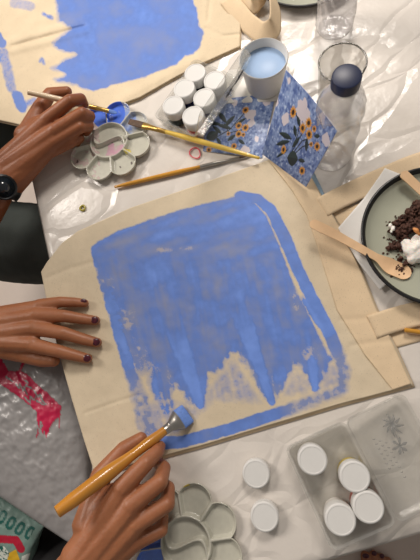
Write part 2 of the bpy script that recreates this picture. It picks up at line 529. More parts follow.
tag(cl, 'glossy creased white plastic cover spread over the table', 'tablecloth')

# ------------------------------------------------------------------ the centre tote bag, half painted
CB_top = [(41, 272), (47, 262), (62, 243), (78, 231), (130, 208), (180, 191), (240, 170), (283, 155)]
CB_right = [(283, 155), (297, 158), (312, 178), (327, 205), (343, 231), (360, 268), (376, 307), (395, 345), (413, 385)]
CB_bot = [(95, 474), (140, 462), (200, 446), (270, 425), (340, 404), (413, 385)]
CB_left = [(41, 272), (47, 302), (58, 350), (72, 400), (84, 440), (95, 474)]
creases = [([(85, 413), (110, 404), (138, 395)], 2.0, -0.0007), ([(47, 278), (72, 268), (92, 262)], 2.5, -0.0008),
           ([(330, 240), (352, 236), (360, 262)], 4, -0.0006), ([(340, 320), (372, 318)], 3, -0.0007), ([(352, 345), (392, 340)], 3, -0.0007),
           ([(100, 470), (120, 445)], 3, 0.0008), ([(62, 330), (70, 380), (84, 425)], 4, 0.0006), ([(270, 440), (330, 395), (372, 398)], 5, 0.0005)]
seam = [(268, 163), (292, 190), (307, 215), (318, 248), (337, 310), (365, 355), (393, 402)]
def cb_h(px, py):
    p = at(px, py)
    z = 0.0040 + 0.0017 * fbm(p.x, p.y, 14, 1.3, 4) + 0.0004 * fbm(p.x, p.y, 70, 5.2, 2)
    for pl, w, a in creases: z += a * math.exp(-(pld((px, py), pl) / w) ** 2)
    ds = pld((px, py), seam); side = 1 if inside((px, py), seam + [(430, 420), (430, 100), (268, 120)]) else -1
    z -= 0.0002 * math.exp(-(ds / 1.4) ** 2)
    return z
# painted area: outline strokes and a filled block with ragged drips
fill = [(93, 250), (98, 242), (118, 231), (180, 210), (238, 196), (252, 200), (266, 216), (279, 245), (290, 275), (304, 306), (318, 334), (331, 360),
        (322, 377), (319, 387), (314, 390), (310, 384), (306, 376), (296, 366), (286, 376), (279, 392), (272, 403), (262, 395), (250, 377), (238, 352), (230, 352),
        (221, 368), (208, 374), (206, 392), (201, 408), (193, 404), (184, 392), (176, 384), (170, 392), (172, 410), (164, 414), (156, 396), (148, 376), (136, 372), (128, 352), (114, 312), (104, 282)]
ring = [(97, 250), (104, 280), (113, 310), (121, 340), (130, 370), (140, 400), (146, 424), (160, 443), (182, 442), (230, 429), (285, 411), (315, 400), (343, 389), (344, 370), (331, 336), (313, 300), (298, 270), (285, 238), (271, 210), (258, 199), (240, 196)]
ringw = [6.5, 6, 6, 6, 6, 8, 9, 7, 6, 6, 6, 6, 6, 7, 6.5, 6, 6, 6.5, 5.5, 5, 5]
gapr = [(262, 206), (274, 224), (286, 253), (301, 286), (316, 320), (330, 352)]
def cb_paint(px, py):
    u = px * 0.97 - py * 0.18; w = px * 0.18 + py * 0.97
    streak = noise.noise(Vector((u * 0.09, w * 0.016, 2.0))) * 0.6 + noise.noise(Vector((u * 0.30, w * 0.035, 7.0))) * 0.4
    blot = fbm(px, py, 0.035, 4.0, 5)
    fine = fbm(px, py, 0.16, 9.0, 3)
    s0 = sdist((px, py), fill)
    low = sm(325, 385, py)
    s = s0 + (1.5 + 5 * low) * fine + 6 * low * streak
    wd = 2.0 + 4.5 * low
    cov = sm(-wd, wd, s)
    thick = 0.47 + 0.32 * streak + 0.55 * blot
    if py < 275:
        st2 = noise.noise(Vector((px * 0.018, (py + 0.36 * px) * 0.10, 5.0)))
        k = sm(275, 240, py); thick = thick * (1 - k) + k * (0.50 + 0.45 * st2 + 0.45 * blot)
    # places where the brush ran dry
    for cx, cy, sx, sy, a in ((128, 318, 12, 20, .5), (112, 285, 8, 14, .4), (160, 250, 16, 5, .45), (188, 248, 14, 4, .4), (150, 372, 14, 12, .55), (205, 330, 10, 10, .3), (228, 250, 14, 5, .25), (310, 355, 14, 14, .5), (246, 262, 6, 10, .3), (296, 300, 6, 22, .5), (140, 350, 12, 14, .4)):
        q = ((px - cx) / sx) ** 2 + ((py - cy) / sy) ** 2
        if q < 6: cov *= 1 - 1.3 * a * math.exp(-q) * max(0, min(1, 0.75 + 1.6 * fine + 0.8 * streak)); thick -= 0.3 * a * math.exp(-q)
    cov *= 1.0 - 0.45 * low * sm(0.0, 0.4, -streak - 0.6 * fine)
    g = pld((px, py), gapr)
    gk = math.exp(-(g / 2.8) ** 2) * sm(200, 240, py) * (0.72 + 0.9 * noise.noise(Vector((px * 0.09, py * 0.09, 1.0))))
    cov *= 1 - 0.85 * max(0, min(1, gk))
    if s0 < 6:
        n = 0.85 + 0.8 * streak + 0.7 * fine
        dr = sdist((px, py), [(130, 375), (150, 400), (176, 400), (190, 405), (215, 378), (232, 356), (262, 396), (264, 404), (215, 402), (205, 412), (178, 436), (160, 440), (138, 425)])
        cov = max(cov, 0.43 * sm(-6, 8, dr) * n)
        dr2 = sdist((px, py), [(280, 398), (290, 370), (334, 362), (352, 384), (310, 396)])
        cov = max(cov, 0.40 * sm(-4, 8, dr2) * n)
        if cov < 0.6: thick = min(thick, 0.42)
    best, bt = -99, 0
    for k in range(len(ring) - 1):
        d, t = segd((px, py), ring[k], ring[k + 1])
        q = ringw[k] + (ringw[k + 1] - ringw[k]) * t - d
        if q > best: best, bt = q, k + t
    best += 1.5 * fine
    hazy = sm(3.5, 4.8, bt) * sm(7.4, 6.4, bt) + sm(9.6, 10.4, bt) * sm(14.0, 13.2, bt)
    rc = sm(-1.3 - 3 * hazy, 1.5 + 3 * hazy, best)
    if rc > 0:
        f = 1.0 - hazy * (0.44 - 0.5 * fine - 0.3 * streak)
        if bt < 3.5: f = 0.80 + 0.5 * blot + 0.5 * fine
        if bt > 15: f = 0.95 + 0.3 * streak
        if rc * f > cov:
            cov = rc * f; thick = (0.56 + 0.5 * blot) * (1 - hazy) + hazy * 0.22
            if 2.2 < bt < 4 or 14 < bt < 16.5: thick += 0.12
    for pl, w0, w1 in (([(172, 318), (200, 405)], 12, 4.5), ([(236, 300), (272, 402)], 11, 4), ([(312, 350), (315, 389)], 6, 3.5), ([(120, 336), (126, 352)], 4, 3), ([(298, 292), (320, 326)], 3, 3), ([(150, 352), (165, 412)], 6, 5)):
        d, t = segd((px, py), pl[0], pl[-1])
        w_ = w0 + (w1 - w0) * t
        kk = sm(w_ + 1, w_ - 2, d + 2.5 * fine) * sm(0.0, 0.4, t + 0.2 * streak)
        if pl[0][0] == 150: kk *= 0.5 + streak
        if kk > 0: thick = thick * (1 - 0.7 * kk) + 0.7 * kk * (0.98 + 0.3 * blot); cov = max(cov, kk)
    return max(0, cov), max(0, min(1, thick))

def sheet(name, grid_px, hf, thick, mat, parent, paint=None, z0=None):
    P = [[at(x, y, hf(x, y)) for x, y in r] for r in grid_px]
    Q = [[Vector((p.x, p.y, p.z - thick)) for p in r] for r in P]
    pv = [(0, 0, 0, 1)] * 0
    if paint:
        for r in grid_px:
            for x, y in r:
                c, t = paint(x, y); pv.append((c, t, 0, 1))
    bm = shell(P, Q); n = len(P) * len(P[0])
    bmesh.ops.recalc_face_normals(bm, faces=bm.faces[:])
    me = bpy.data.meshes.new(name); bm.to_mesh(me); bm.free()
    if paint:
        a = me.color_attributes.new('paint', 'FLOAT_COLOR', 'POINT'); fl = []
        for c in pv: fl.extend(c)
        fl.extend([0, 0, 0, 1] * n); a.data.foreach_set('color', fl)
    return link_mesh(name, me, mat, parent)

def rel(o, root):
    """keep world coordinates while parenting to an empty"""
    o.matrix_parent_inverse = root.matrix_basis.inverted(); return o

bag = empty('tote_bag', at(230, 310), 'cream canvas tote bag in the middle, blue square half painted on it', 'tote bag', 'canvas tote bags being painted')
g = coons(CB_top, CB_bot, CB_left, CB_right, 250, 210)
front = sheet('front_panel', g, cb_h, 0.0011, M['canvas_painted'], bag, cb_paint); rel(front, bag)
hem_r = [(292, 157), (298, 160), (312, 179), (327, 206), (343, 232), (360, 269), (376, 308), (394, 346), (411, 384)]
gh = coons([(270, 162), (292, 157)], [(393, 390), (411, 384)], [(270, 162), (292, 190), (307, 215), (318, 248), (337, 310), (365, 355), (393, 390)], hem_r, 24, 150)
hem = sheet('hem', gh, lambda x, y: cb_h(x, y) + 0.0013 - 0.0005 * math.exp(-(pld((x, y), [(280, 168), (297, 194), (312, 219), (323, 250), (342, 311), (369, 356)]) / 0.7) ** 2), 0.0012, M['canvas'], bag); rel(hem, bag)
off = lambda pl, dx, dy: [(x + dx, y + dy) for x, y in pl]
gb = coons(off(CB_top, 1, 2), [(97, 480), (140, 468), (200, 452), (270, 431), (340, 410), (415, 390)], off(CB_left, 2, 3), off(CB_right, 2, 2), 60, 50)
back = sheet('back_panel', gb, lambda x, y: 0.0019 + 0.0003 * fbm(x, y, 0.03, 2, 2), 0.001, M['canvas'], bag); rel(back, bag)

def ribbon(name, path, width, mat, root, thick=0.0014, twist=None):
    """flat webbing strap; path = (px, py, h)"""
    pts = resample([tuple(at(*p)) for p in path], 70)
    pts = [Vector(p) for p in pts]; n = len(pts)
    for _ in range(6): pts = [pts[0]] + [(pts[i - 1] + 2 * pts[i] + pts[i + 1]) / 4 for i in range(1, n - 1)] + [pts[-1]]
    P = []; Q = []
    for k, p in enumerate(pts):
        d = (pts[min(k + 1, n - 1)] - pts[max(k - 1, 0)]).normalized()
        s = Vector((-d.y, d.x, 0)).normalized()
        if twist: s = Matrix.Rotation(twist(k / (n - 1)), 3, d) @ s
        nn = d.cross(s).normalized()
        if nn.z > 0: nn = -nn
        row = []; row2 = []
        for i in range(9):
            v = (i / 8 - 0.5)
            q = p + s * width * v + Vector((0, 0, 0.0006 * fbm(p.x + v * width, p.y, 40, 2.2, 2)))
            row.append(q); row2.append(q + nn * thick)
        P.append(row); Q.append(row2)
    o = mesh_obj(name, shell(P, Q), mat, root); rel(o, root); return o
ribbon('handle', [(322, 207, 0.0062), (345, 195, 0.0068), (382, 178, 0.006), (425, 160, 0.006), (480, 152, 0.006), (535, 190, 0.005), (530, 270, 0.004), (480, 300, 0.004), (425, 312, 0.004), (398, 318, 0.0058), (372, 327, 0.0062)], 0.0275, M['canvas'], bag)
ribbon('handle', [(322, 214, 0.0015), (340, 220, 0.0018), (362, 214, 0.0030), (384, 200, 0.0028), (430, 178, 0.002), (500, 180, 0.002), (515, 240, 0.002), (470, 305, 0.0015), (425, 328, 0.0015), (398, 335, 0.0015), (380, 340, 0.0014)], 0.026, M['canvas'], bag)

# ------------------------------------------------------------------ the second tote bag at the back left
B2_bot = [(-110, 60), (-60, 108), (-20, 116), (8, 122), (30, 127), (60, 126), (100, 112), (140, 97), (175, 77), (200, 64), (222, 54), (240, 46)]
B2_top = [(-60, -120), (60, -140), (160, -150), (232, -155)]
B2_left = [(-60, -120), (-90, -30), (-110, 60)]
B2_right = [(232, -155), (240, -80), (242, -20), (240, 46)]
blk2 = [(52, -150), (55, 0), (58, 22), (70, 28), (52, 42), (56, 50), (74, 54), (50, 68), (64, 74), (52, 80), (76, 86), (92, 92), (120, 84), (150, 76), (176, 64), (200, 48), (204, 34), (198, 18), (194, 0), (190, -150)]
def b2_h(px, py):
    p = at(px, py)
    z = 0.0050 + 0.0036 * fbm(p.x, p.y, 10, 4.3, 4) + 0.0004 * fbm(p.x, p.y, 50, 1.2, 2)
    d, t = segd((px, py), (12, 46), (84, 26)); z -= 0.0014 * math.exp(-(d / 1.2) ** 2); z += 0.0022 * math.exp(-((d - 5) / 4) ** 2)
    d = pld((px, py), [(208, 20), (212, -20), (208, -80)]); z -= 0.0016 * math.exp(-(d / 1.6) ** 2)
    d = pld((px, py), [(206, 28), (222, 36), (240, 34)]); z -= 0.0014 * math.exp(-(d / 1.6) ** 2)
    d = pld((px, py), [(20, 40), (36, 22), (60, 12)]); z += 0.0016 * math.exp(-(d / 6) ** 2)
    d = pld((px, py), [(120, 100), (150, 84), (200, 58)]); z += 0.0018 * math.exp(-(d / 5) ** 2)
    return max(0.0024, z)
def b2_paint(px, py):
    s = sdist((px, py), blk2) + 4 * fbm(px, py, 0.1, 3, 3)
    edge = 7 if px < 90 else 3
    cov = sm(-edge * 0.5, edge, s)
    thick = 0.5 + 0.35 * fbm(px, py, 0.04, 7, 3)
    for pl, w, f in (([(-3, 36), (2, 44)], 4.5, 1), ([(3, 52), (8, 72), (12, 88)], 5, 0.52), ([(17, 96), (22, 107)], 5, 0.95), ([(24, 105), (34, 100)], 3, 0.55), ([(-8, 20), (-4, 60)], 5, 0.8),
                     ([(40, 62), (42, 58), (44, 64)], 1.2, 0.6), ([(44, 14), (52, 18)], 2, 0.6), ([(14, 3), (30, 6)], 5, 0.44)):
        d = pld((px, py), pl) - 2 * fbm(px, py, 0.15, 5, 2)
        cov = max(cov, f * sm(w + 1.5, w - 1.5, d))
    return cov, max(0, min(1, thick))
bag2 = empty('tote_bag', at(80, 30), 'cream canvas tote bag at the back left, mostly covered in solid blue paint', 'tote bag', 'canvas tote bags being painted')
rel(sheet('front_panel', coons(B2_top, B2_bot, B2_left, B2_right, 210, 200), b2_h, 0.0011, M['canvas_bright'], bag2, b2_paint), bag2)
rel(sheet('back_panel', coons(off(B2_top, 0, 0), off(B2_bot, -1, 3), off(B2_left, 0, 2), off(B2_right, 1, 2), 40, 40), lambda x, y: 0.0018, 0.001, M['canvas'], bag2), bag2)
ribbon('handle', [(228, -2, 0.008), (246, 22, 0.010), (262, 34, 0.015), (276, 28, 0.022), (276, 4, 0.028), (262, -22, 0.024), (240, -40, 0.012)], 0.026, M['canvas'], bag2,
       twist=lambda t: 1.0 * math.sin(t * math.pi))
ribbon('handle', [(232, -30, 0.007), (240, -8, 0.012), (252, 8, 0.016), (262, -5, 0.02), (258, -40, 0.015)], 0.022, M['canvas'], bag2, twist=lambda t: 0.9 * math.sin(t * math.pi))

# ------------------------------------------------------------------ flower-shaped mixing palettes
def palette(c, rot, paints, label, scale=1.0):
    """paints(x, y, well) -> rgba or None, in palette metres"""
    RC, RP, DP = 0.0275 * scale, 0.0200 * scale, 0.0430 * scale
    pc = [(DP * math.cos(rot + k * math.pi / 4), DP * math.sin(rot + k * math.pi / 4)) for k in range(8)]
    def edge(phi):
        best = RC
        for x, y in pc:
            # ray-circle
            b = x * math.cos(phi) + y * math.sin(phi); q = RP * RP - (DP * DP - b * b)
            if q > 0 and b > 0: best = max(best, b + math.sqrt(q))
        return best
    NPH, NR = 400, 84
    def hgt(x, y):
        r = math.hypot(x, y)
        dmin = abs(r - RC); well = -1
        if r >= RC:
            ds = sorted((math.hypot(x - a, y - b), k) for k, (a, b) in enumerate(pc)); d0, k0 = ds[0]
            well = k0; dmin = min(dmin, abs(RP - d0) if d0 > RP else RP - d0, (ds[1][0] - ds[0][0]) / 2)
            e = dmin
        else:
            # S shaped divider
            ca, sa = math.cos(-rot - 0.5), math.sin(-rot - 0.5); u, v = x * ca - y * sa, x * sa + y * ca
            q = abs(v - 0.45 * RC * math.sin(u / RC * math.pi))
            e = min(dmin, q * 0.8)
        z = 0.0075 - 0.0060 * sm(0.0006, 0.0032, e)
        return z, well, e
    P = []; cols = []
    bm = bmesh.new()
    ctr = None; prev = None
    rings = []
    for j in range(NR + 1):
        f = j / NR; row = []
        for i in range(NPH):
            phi = 2 * math.pi * i / NPH; r = f * edge(phi)
            if j == 0 and i > 0: row.append(row[0]); continue
            x, y = r * math.cos(phi), r * math.sin(phi); z, well, e = hgt(x, y)
            if j == NR: z = 0.0070
            row.append(bm.verts.new((x, y, z))); pcol = paints(x, y, well, e) if e > 0.0005 else None
            cols.append(pcol or (0, 0, 0, 0))
        rings.append(row)
    low = [bm.verts.new((v.co.x * 0.97, v.co.y * 0.97, 0.0)) for v in rings[-1]]; cols += [(0, 0, 0, 0)] * NPH
    rings.append(low)
    for a, b in zip(rings, rings[1:]):
        for i in range(NPH):
            k = (i + 1) % NPH
            if a[i] is a[k]: bm.faces.new((a[i], b[i], b[k]))
            else: bm.faces.new((a[i], b[i], b[k], a[k]))
    bm.faces.new(low[::-1])
    bmesh.ops.recalc_face_normals(bm, faces=bm.faces[:])
    me = bpy.data.meshes.new('paint_palette'); bm.to_mesh(me); bm.free()
    set_pattern(me, cols)
    o = link_mesh('paint_palette', me, M['palette']); o.location = c
    return tag(o, label, 'palette', 'flower shaped mixing palettes')
def inpx(c): # palette-local point -> pixel
    return lambda x, y: prj(Vector((c.x + x, c.y + y, c.z + 0.002)))
CB_ = lin((66, 108, 214)); LB_ = lin((120, 146, 206))
c1 = at(110.5, 142.5, 0.004)
def paint1(x, y, well, e):
    px, py = inpx(c1)(x, y)
    n = fbm(px, py, 0.13, 2, 3)
    if well >= 0 and math.hypot(px - 108, py - 113) < 17: 
        v = 1.0 if n > -0.25 else 0.8
        return (*[c * (1 + 0.25 * n) for c in CB_], 0.97 * v)
    if well >= 0 and math.hypot(px - 133, py - 118) < 16:
        return (*LB_, max(0, min(0.9, 0.55 + 1.6 * n)) * (1 if px < 136 else 0.35))
    d = math.hypot((px - 118) / 1.5, py - 152)
    if well < 0 and d < 8 + 5 * n: return (*lin((206, 150, 176)), max(0, min(0.8, 0.7 + 1.2 * n)))
    if math.hypot((px - 119) / 1.3, py - 151) < 3.4 + 2 * n: return (*lin((18, 60, 58)), 0.95)
    if math.hypot((px - 110) / 1.2, py - 152) < 2.2 + 2 * n: return (*lin((150, 30, 60)), 0.9)
    if math.hypot(px - 152, py - 137) < 2.2: return (*lin((200, 60, 50)), 0.9)
    if math.hypot(px - 128, py - 152) < 3: return (*lin((220, 200, 60)), 0.8)
    if n > 0.36 and py > 130: return (*lin((70, 50, 52)), 0.85)
    if px < 100 and n > 0.1: return (*lin((190, 150, 156)), 0.5)
    return None
palette(c1, math.radians(86), paint1, 'round flower palette with blue paint in two wells, at the back left')
c2 = at(187, 542, 0.0008)
def paint2(x, y, well, e):
    px, py = inpx(c2)(x, y); n = fbm(px, py, 0.13, 5, 3)
    if well >= 0 and math.hypot(px - 146, py - 552) < 24 and px < 163: return (*[c * (1 + 0.2 * n) for c in lin((88, 128, 218))], 0.95)
    if math.hypot((px - 185) / 2.2, py - 484) < 2.6: return (*lin((224, 196, 40)), 0.95)
    if math.hypot(px - 227, py - 506) < 1.8: return (*lin((120, 120, 110)), 0.8)
    return None
palette(c2, math.radians(88), paint2, 'clean white flower palette at the front, beside the big brush hand')

# ------------------------------------------------------------------ paint pots
def pot_proto(bodym, capm):
    bm = bmesh.new()
    lathe(bm, [(0, 0), (0.0125, 0), (0.0140, 0.0015), (0.0140, 0.0125), (0.0128, 0.0145), (0.0128, 0.020), (0, 0.020)], 32)
    b = bpy.data.meshes.new('jar'); 
    bmesh.ops.recalc_face_normals(bm, faces=bm.faces[:]); bm.to_mesh(b); bm.free(); b.materials.append(bodym)
    bm = bmesh.new()
    lathe(bm, [(0, 0.015), (0.0150, 0.015), (0.0153, 0.016), (0.0153, 0.0265), (0.0149, 0.0282), (0.0139, 0.0292), (0.0128, 0.0294), (0.0124, 0.0290), (0, 0.0290)], 64, rib=(2, 3, 0.018))
    c = bpy.data.meshes.new('cap'); bmesh.ops.recalc_face_normals(bm, faces=bm.faces[:]); bm.to_mesh(c); bm.free(); c.materials.append(capm)
    for me in (b, c):
        me.polygons.foreach_set('use_smooth', [True] * len(me.polygons)); me.set_sharp_from_angle(angle=math.radians(18))
    return b, c
_, CAP = pot_proto(M['white_pot'], M['white_plastic'])
bodies = {k: pot_proto(M[k], M['white_plastic'])[0] for k in ('blue_paint_pot', 'teal_pot', 'yellow_pot', 'red_pot', 'pink_pot', 'white_pot')}
def pot(px, py, base, body, label, group):
    p = at(px, py, base + 0.029)
    r = empty('paint_pot', (p.x, p.y, TZ + base), label, 'paint pot', group)
    link_mesh('jar', bodies[body], None, r, smooth=False); c = link_mesh('cap', CAP, None, r, smooth=False)
    tag(c, 'white ribbed screw cap')
    r.rotation_euler = (0, 0, random.random() * 6)
    return r

def tray(bm, c, ux, w, l, h, t=0.0011, r=0.006, open_up=True):
    """shallow rounded box: outer wall, inner wall and floor; ux = direction of its width"""
    uy = Vector((-ux.y, ux.x, 0))
    def loop(inset, z, rr):
        pts = []
        for sx, sy, a0 in ((1, 1, 0), (-1, 1, 90), (-1, -1, 180), (1, -1, 270)):
            for k in range(5):
                a = math.radians(a0 + k * 22.5)
                x = sx * (w / 2 - inset - rr) + rr * math.cos(a); y = sy * (l / 2 - inset - rr) + rr * math.sin(a)
                pts.append(bm.verts.new(c + ux * x + uy * y + Vector((0, 0, z))))
        return pts
    seqs = [loop(0.002, 0, r - 0.001), loop(0, h * 0.6, r), loop(0, h - 0.001, r), loop(-0.0022, h, r + 0.002), loop(-0.0022, h + 0.0008, r + 0.002), loop(t, h + 0.0008, r - t), loop(0.002 + t, t, r - 0.001 - t)]
    n = len(seqs[0])
    for a, b in zip(seqs, seqs[1:]):
        for i in range(n): bm.faces.new((a[i], a[(i + 1) % n], b[(i + 1) % n], b[i]))
    bm.faces.new(seqs[0][::-1]); bm.faces.new(seqs[-1])
    return bm

# box at the back holding six pots, its lid standing open
ptsA = [(173, 105), (184, 88), (195, 72.5), (193, 115.5), (204, 97.5), (214.5, 80)]
wA = [at(x, y, 0.032) for x, y in ptsA]
uA = (wA[3] + wA[4] + wA[5] - wA[0] - wA[1] - wA[2]); uA.z = 0; uA.normalize()
cA = sum(wA, Vector()) / 6; cA.z = TZ + 0.0012
boxA = empty('paint_box', cA, 'clear plastic box at the back holding six white-capped pots, lid standing open', 'paint box', 'clear boxes of paint pots')
BW, BL, BH = 0.068, 0.100, 0.022
bm = tray(bmesh.new(), Vector((0, 0, 0)), uA, BW, BL, BH)
mesh_obj('tray', bm, M['clear_box'], boxA, angle=40)
def lid_part(root, ux, hinge, a, mats):
    """lid hinged along the long side; a = how far it has swung from closed to lying open"""
    uy = Vector((-ux.y, ux.x, 0))
    bm = tray(bmesh.new(), Vector((BW / 2 + 0.002, 0, -0.010)), Vector((1, 0, 0)), BW, BL, 0.010)
    Mr = Matrix((ux, uy, Vector((0, 0, 1)))).transposed().to_4x4()
    Mt = Matrix.Translation(hinge) @ Mr @ Matrix.Rotation(-a, 4, 'Y')
    to_local(bm, Mt); o = mesh_obj('lid', bm, mats[0], root, angle=40)
    bm = bmesh.new(); rr = random.Random(4); z = -0.0104 
    # sprig of flowers and lines of raised lettering moulded in the lid
    fx, fy = BW * 0.70, BL * 0.27
    for k in range(9):
        aa = k * 0.7; L_ = 0.010 + 0.004 * rr.random()
        tube(bm, [(fx, fy, z), (fx + L_ * 0.5 * math.cos(aa), fy + L_ * 0.5 * math.sin(aa), z), (fx + L_ * math.cos(aa + 0.2), fy + L_ * math.sin(aa + 0.2), z)], [0.0004, 0.0016, 0.0003], 8, 0.25)
    for k in range(6):
        aa = k * 1.05; 
        tube(bm, [(fx - 0.004, fy - 0.022, z), (fx - 0.004 + 0.006 * math.cos(aa), fy - 0.022 + 0.006 * math.sin(aa), z), (fx - 0.004 + 0.009 * math.cos(aa), fy - 0.022 + 0.009 * math.sin(aa), z)], [0.0004, 0.0018, 0.0003], 8, 0.25)
    tube(bm, [(fx, fy, z), (fx - 0.002, fy - 0.012, z), (fx - 0.004, fy - 0.03, z)], 0.0005, 8, 0.4)
    for row, n in ((0, 7), (1, 6), (2, 8)):
        for k in range(n):
            x, y = BW * 0.32 + row * 0.005, BL * 0.22 - k * 0.0052 - row * 0.004
            tube(bm, [(x - 0.0014, y, z), (x + 0.0004 * rr.random(), y - 0.0012, z), (x + 0.0014, y - 0.001 * rr.random(), z)], 0.0004, 6, 0.4)
    to_local(bm, Mt); e = mesh_obj('moulded_pattern', bm, mats[1], o)
    return o
lid_part(boxA, uA, uA * (BW / 2) + Vector((0, 0, BH)), math.radians(70), (M['clear_box'], M['lidprint']))
grp = 'white capped paint pots'
names = ['front left pot of six in the back box, white cap over a dark jar', 'middle left pot of six in the back box, white cap over a dark blue jar', 'rear left pot of six in the back box, white cap',
         'front right pot of six in the back box, white cap over a pink jar', 'middle right pot of six in the back box, half behind the lid', 'rear right pot of six in the back box, seen through the open lid']
for (x, y), nm, b in zip(ptsA, names, ['teal_pot', 'blue_paint_pot', 'teal_pot', 'pink_pot', 'blue_paint_pot', 'white_pot']):
    pot(x, y, 0.0028, b, nm, grp)

# box at the front with four pots left in it, lid lying open to the right
cs = [at(293, 451, 0.02), at(343, 431, 0.02), at(388, 514, 0.02), at(332, 541.6, 0.02)]
cB = sum(cs, Vector()) / 4; cB.z = TZ + 0.0012
uB = (cs[1] + cs[2] - cs[0] - cs[3]); uB.z = 0; uB.normalize()
boxB = empty('paint_box', cB, 'clear plastic box at the front with four pots left, lid lying open flat', 'paint box', 'clear boxes of paint pots')
BW, BL = 0.066, 0.102
mesh_obj('tray', tray(bmesh.new(), Vector((0, 0, 0)), uB, BW, BL, BH), M['clear_box'], boxB, angle=40)
lid_part(boxB, uB, uB * (BW / 2 + 0.002) + Vector((0, 0, BH)), math.radians(-7), (M['clear_box'], M['emboss']))
for x, y, b, nm in ((312.5, 460, 'white_pot', 'white-capped pot in the top left slot of the front box'), (355, 477, 'yellow_pot', 'white-capped pot with yellow paint in the front box'),
                    (368.5, 507.5, 'red_pot', 'white-capped pot with brick red paint, lower right in the front box'), (340.5, 520, 'white_pot', 'bluish white-capped pot in the lowest corner of the front box')):
    pot(x, y, 0.0028, b, nm, grp)
for x, y, nm in ((256, 474, 'loose white pot lid on the table close to the painted bag edge'), (264.5, 517, 'loose white pot lid on the table just right of the clean palette')):
    p = at(x, y, 0.0125)
    bm = bmesh.new()
    lathe(bm, [(0.0146, 0.0), (0.0153, 0.0008), (0.0153, 0.0085), (0.0149, 0.0102), (0.0139, 0.0112), (0.0128, 0.0114), (0.0124, 0.0110), (0, 0.0110)], 64, rib=(1, 2, 0.018))
    o = mesh_obj('pot_lid', bm, M['white_plastic'], angle=18); o.location = (p.x, p.y, TZ + 0.0014)
    tag(o, nm, 'lid', 'loose white lids')

# ------------------------------------------------------------------ water cup, tumbler, bottles
p = at(263.5, 58, 0.050); 
nk = at(259, 92, 0.0012)
bm = bmesh.new()
gq = coons([(228, 70), (288, 66)], [(219, 104), (283, 101)], [(228, 70), (219, 104)], [(288, 66), (291, 84), (283, 101)], 24, 24)
nap2 = mesh_obj('paper_napkin', shell([[at(x, y, 0.0019 + 0.0004 * fbm(x, y, 0.08, 2, 2)) for x, y in r] for r in gq], [[at(x, y, 0.0012) for x, y in r] for r in gq]), M['paper'])
tag(nap2, 'small white paper sheet under the white cup of blue water', 'napkin')
cup = empty('water_cup', (p.x, p.y, TZ + 0.0024), 'white plastic cup filled with pale blue paint water', 'cup')
bm = bmesh.new()
lathe(bm, [(0, 0), (0.0245, 0), (0.0258, 0.0012), (0.0308, 0.045), (0.0315, 0.0458), (0.0315, 0.0472), (0.0305, 0.048), (0.0297, 0.0472), (0.0246, 0.003), (0, 0.003)], 64)
mesh_obj('cup_wall', bm, M['white_plastic'], cup, angle=60)
bm = bmesh.new(); lathe(bm, [(0, 0.0032), (0.0244, 0.0032), (0.0283, 0.035), (0.0280, 0.0352), (0, 0.0350)], 48)
mesh_obj('water', bm, M['water_blue'], cup, angle=60)

p = at(342.5, 63, 0.085)
gl = empty('tumbler', (p.x, p.y, TZ + 0.0014), 'empty clear drinking glass behind the capped water bottle', 'glass')
bm = bmesh.new()
lathe(bm, [(0, 0), (0.0195, 0), (0.021, 0.002), (0.0268, 0.0835), (0.0266, 0.085), (0.0256, 0.085), (0.0252, 0.0835), (0.0195, 0.009), (0, 0.007)], 64)
mesh_obj('glass_wall', bm, M['glass'], gl, angle=50)
bm = bmesh.new()
ringp = [(0.0262 * math.cos(2 * math.pi * k / 64), 0.0262 * math.sin(2 * math.pi * k / 64)) for k in range(64)]
vr = []
for x, y in ringp:
    r = math.hypot(x, y); ux, uy = x / r, y / r
    vr.append([bm.verts.new((ux * (r + 0.0011 * math.cos(q)), uy * (r + 0.0011 * math.cos(q)), 0.0845 + 0.0009 * math.sin(q))) for q in [i * math.pi / 4 for i in range(8)]])
for k in range(64):
    a, b = vr[k], vr[(k + 1) % 64]
    for i in range(8): bm.faces.new((a[i], b[i], b[(i + 1) % 8], a[(i + 1) % 8]))
mesh_obj('rim', bm, M['glass_rim'], gl)

def bottle(p, label, lean=(0, 0, 0)):
    r = empty('water_bottle', (p.x, p.y, TZ + 0.0014), label, 'water bottle', 'clear plastic water bottles')
    prof = [(0, 0.004), (0.010, 0.002), (0.019, 0), (0.0225, 0.003), (0.0238, 0.008)]
    z = 0.012
    while z < 0.112:
        prof += [(0.0240, z), (0.0234, z + 0.004)]; z += 0.008
    prof += [(0.0240, 0.118), (0.0232, 0.126), (0.0205, 0.137), (0.0150, 0.147), (0.0118, 0.151), (0.0116, 0.154), (0.0134, 0.155), (0.0134, 0.1565), (0.0112, 0.157), (0.0112, 0.168), (0, 0.168)]
    bm = bmesh.new(); lathe(bm, prof, 72)
    for v in bm.verts:   # slanting flutes moulded in the wall
        if 0.012 < v.co.z < 0.135:
            a = math.atan2(v.co.y, v.co.x); k = 1 + 0.030 * math.sin(12 * a + v.co.z * 170)
            v.co.x *= k; v.co.y *= k
    mesh_obj('bottle_body', bm, M['clear_bottle'], r)
    bm = bmesh.new(); lathe(bm, [(0.0114, 0.1568), (0.0132, 0.1568), (0.0135, 0.158), (0.0135, 0.1695), (0.0130, 0.1713), (0.0118, 0.172), (0.0, 0.172)], 72, rib=(2, 3, 0.03))
    mesh_obj('cap', bm, M['navy'], r, angle=50)
    r.rotation_euler = lean; r.scale = (1.06, 1.06, 0.85)
    return r
p = at(347, 76, 0.147); bottle(p, 'clear water bottle with a navy blue cap in front of the drinking glass')
p = at(334, 26, 0.004); bottle(p, 'clear water bottle standing farthest back, cut by the top of the photo')

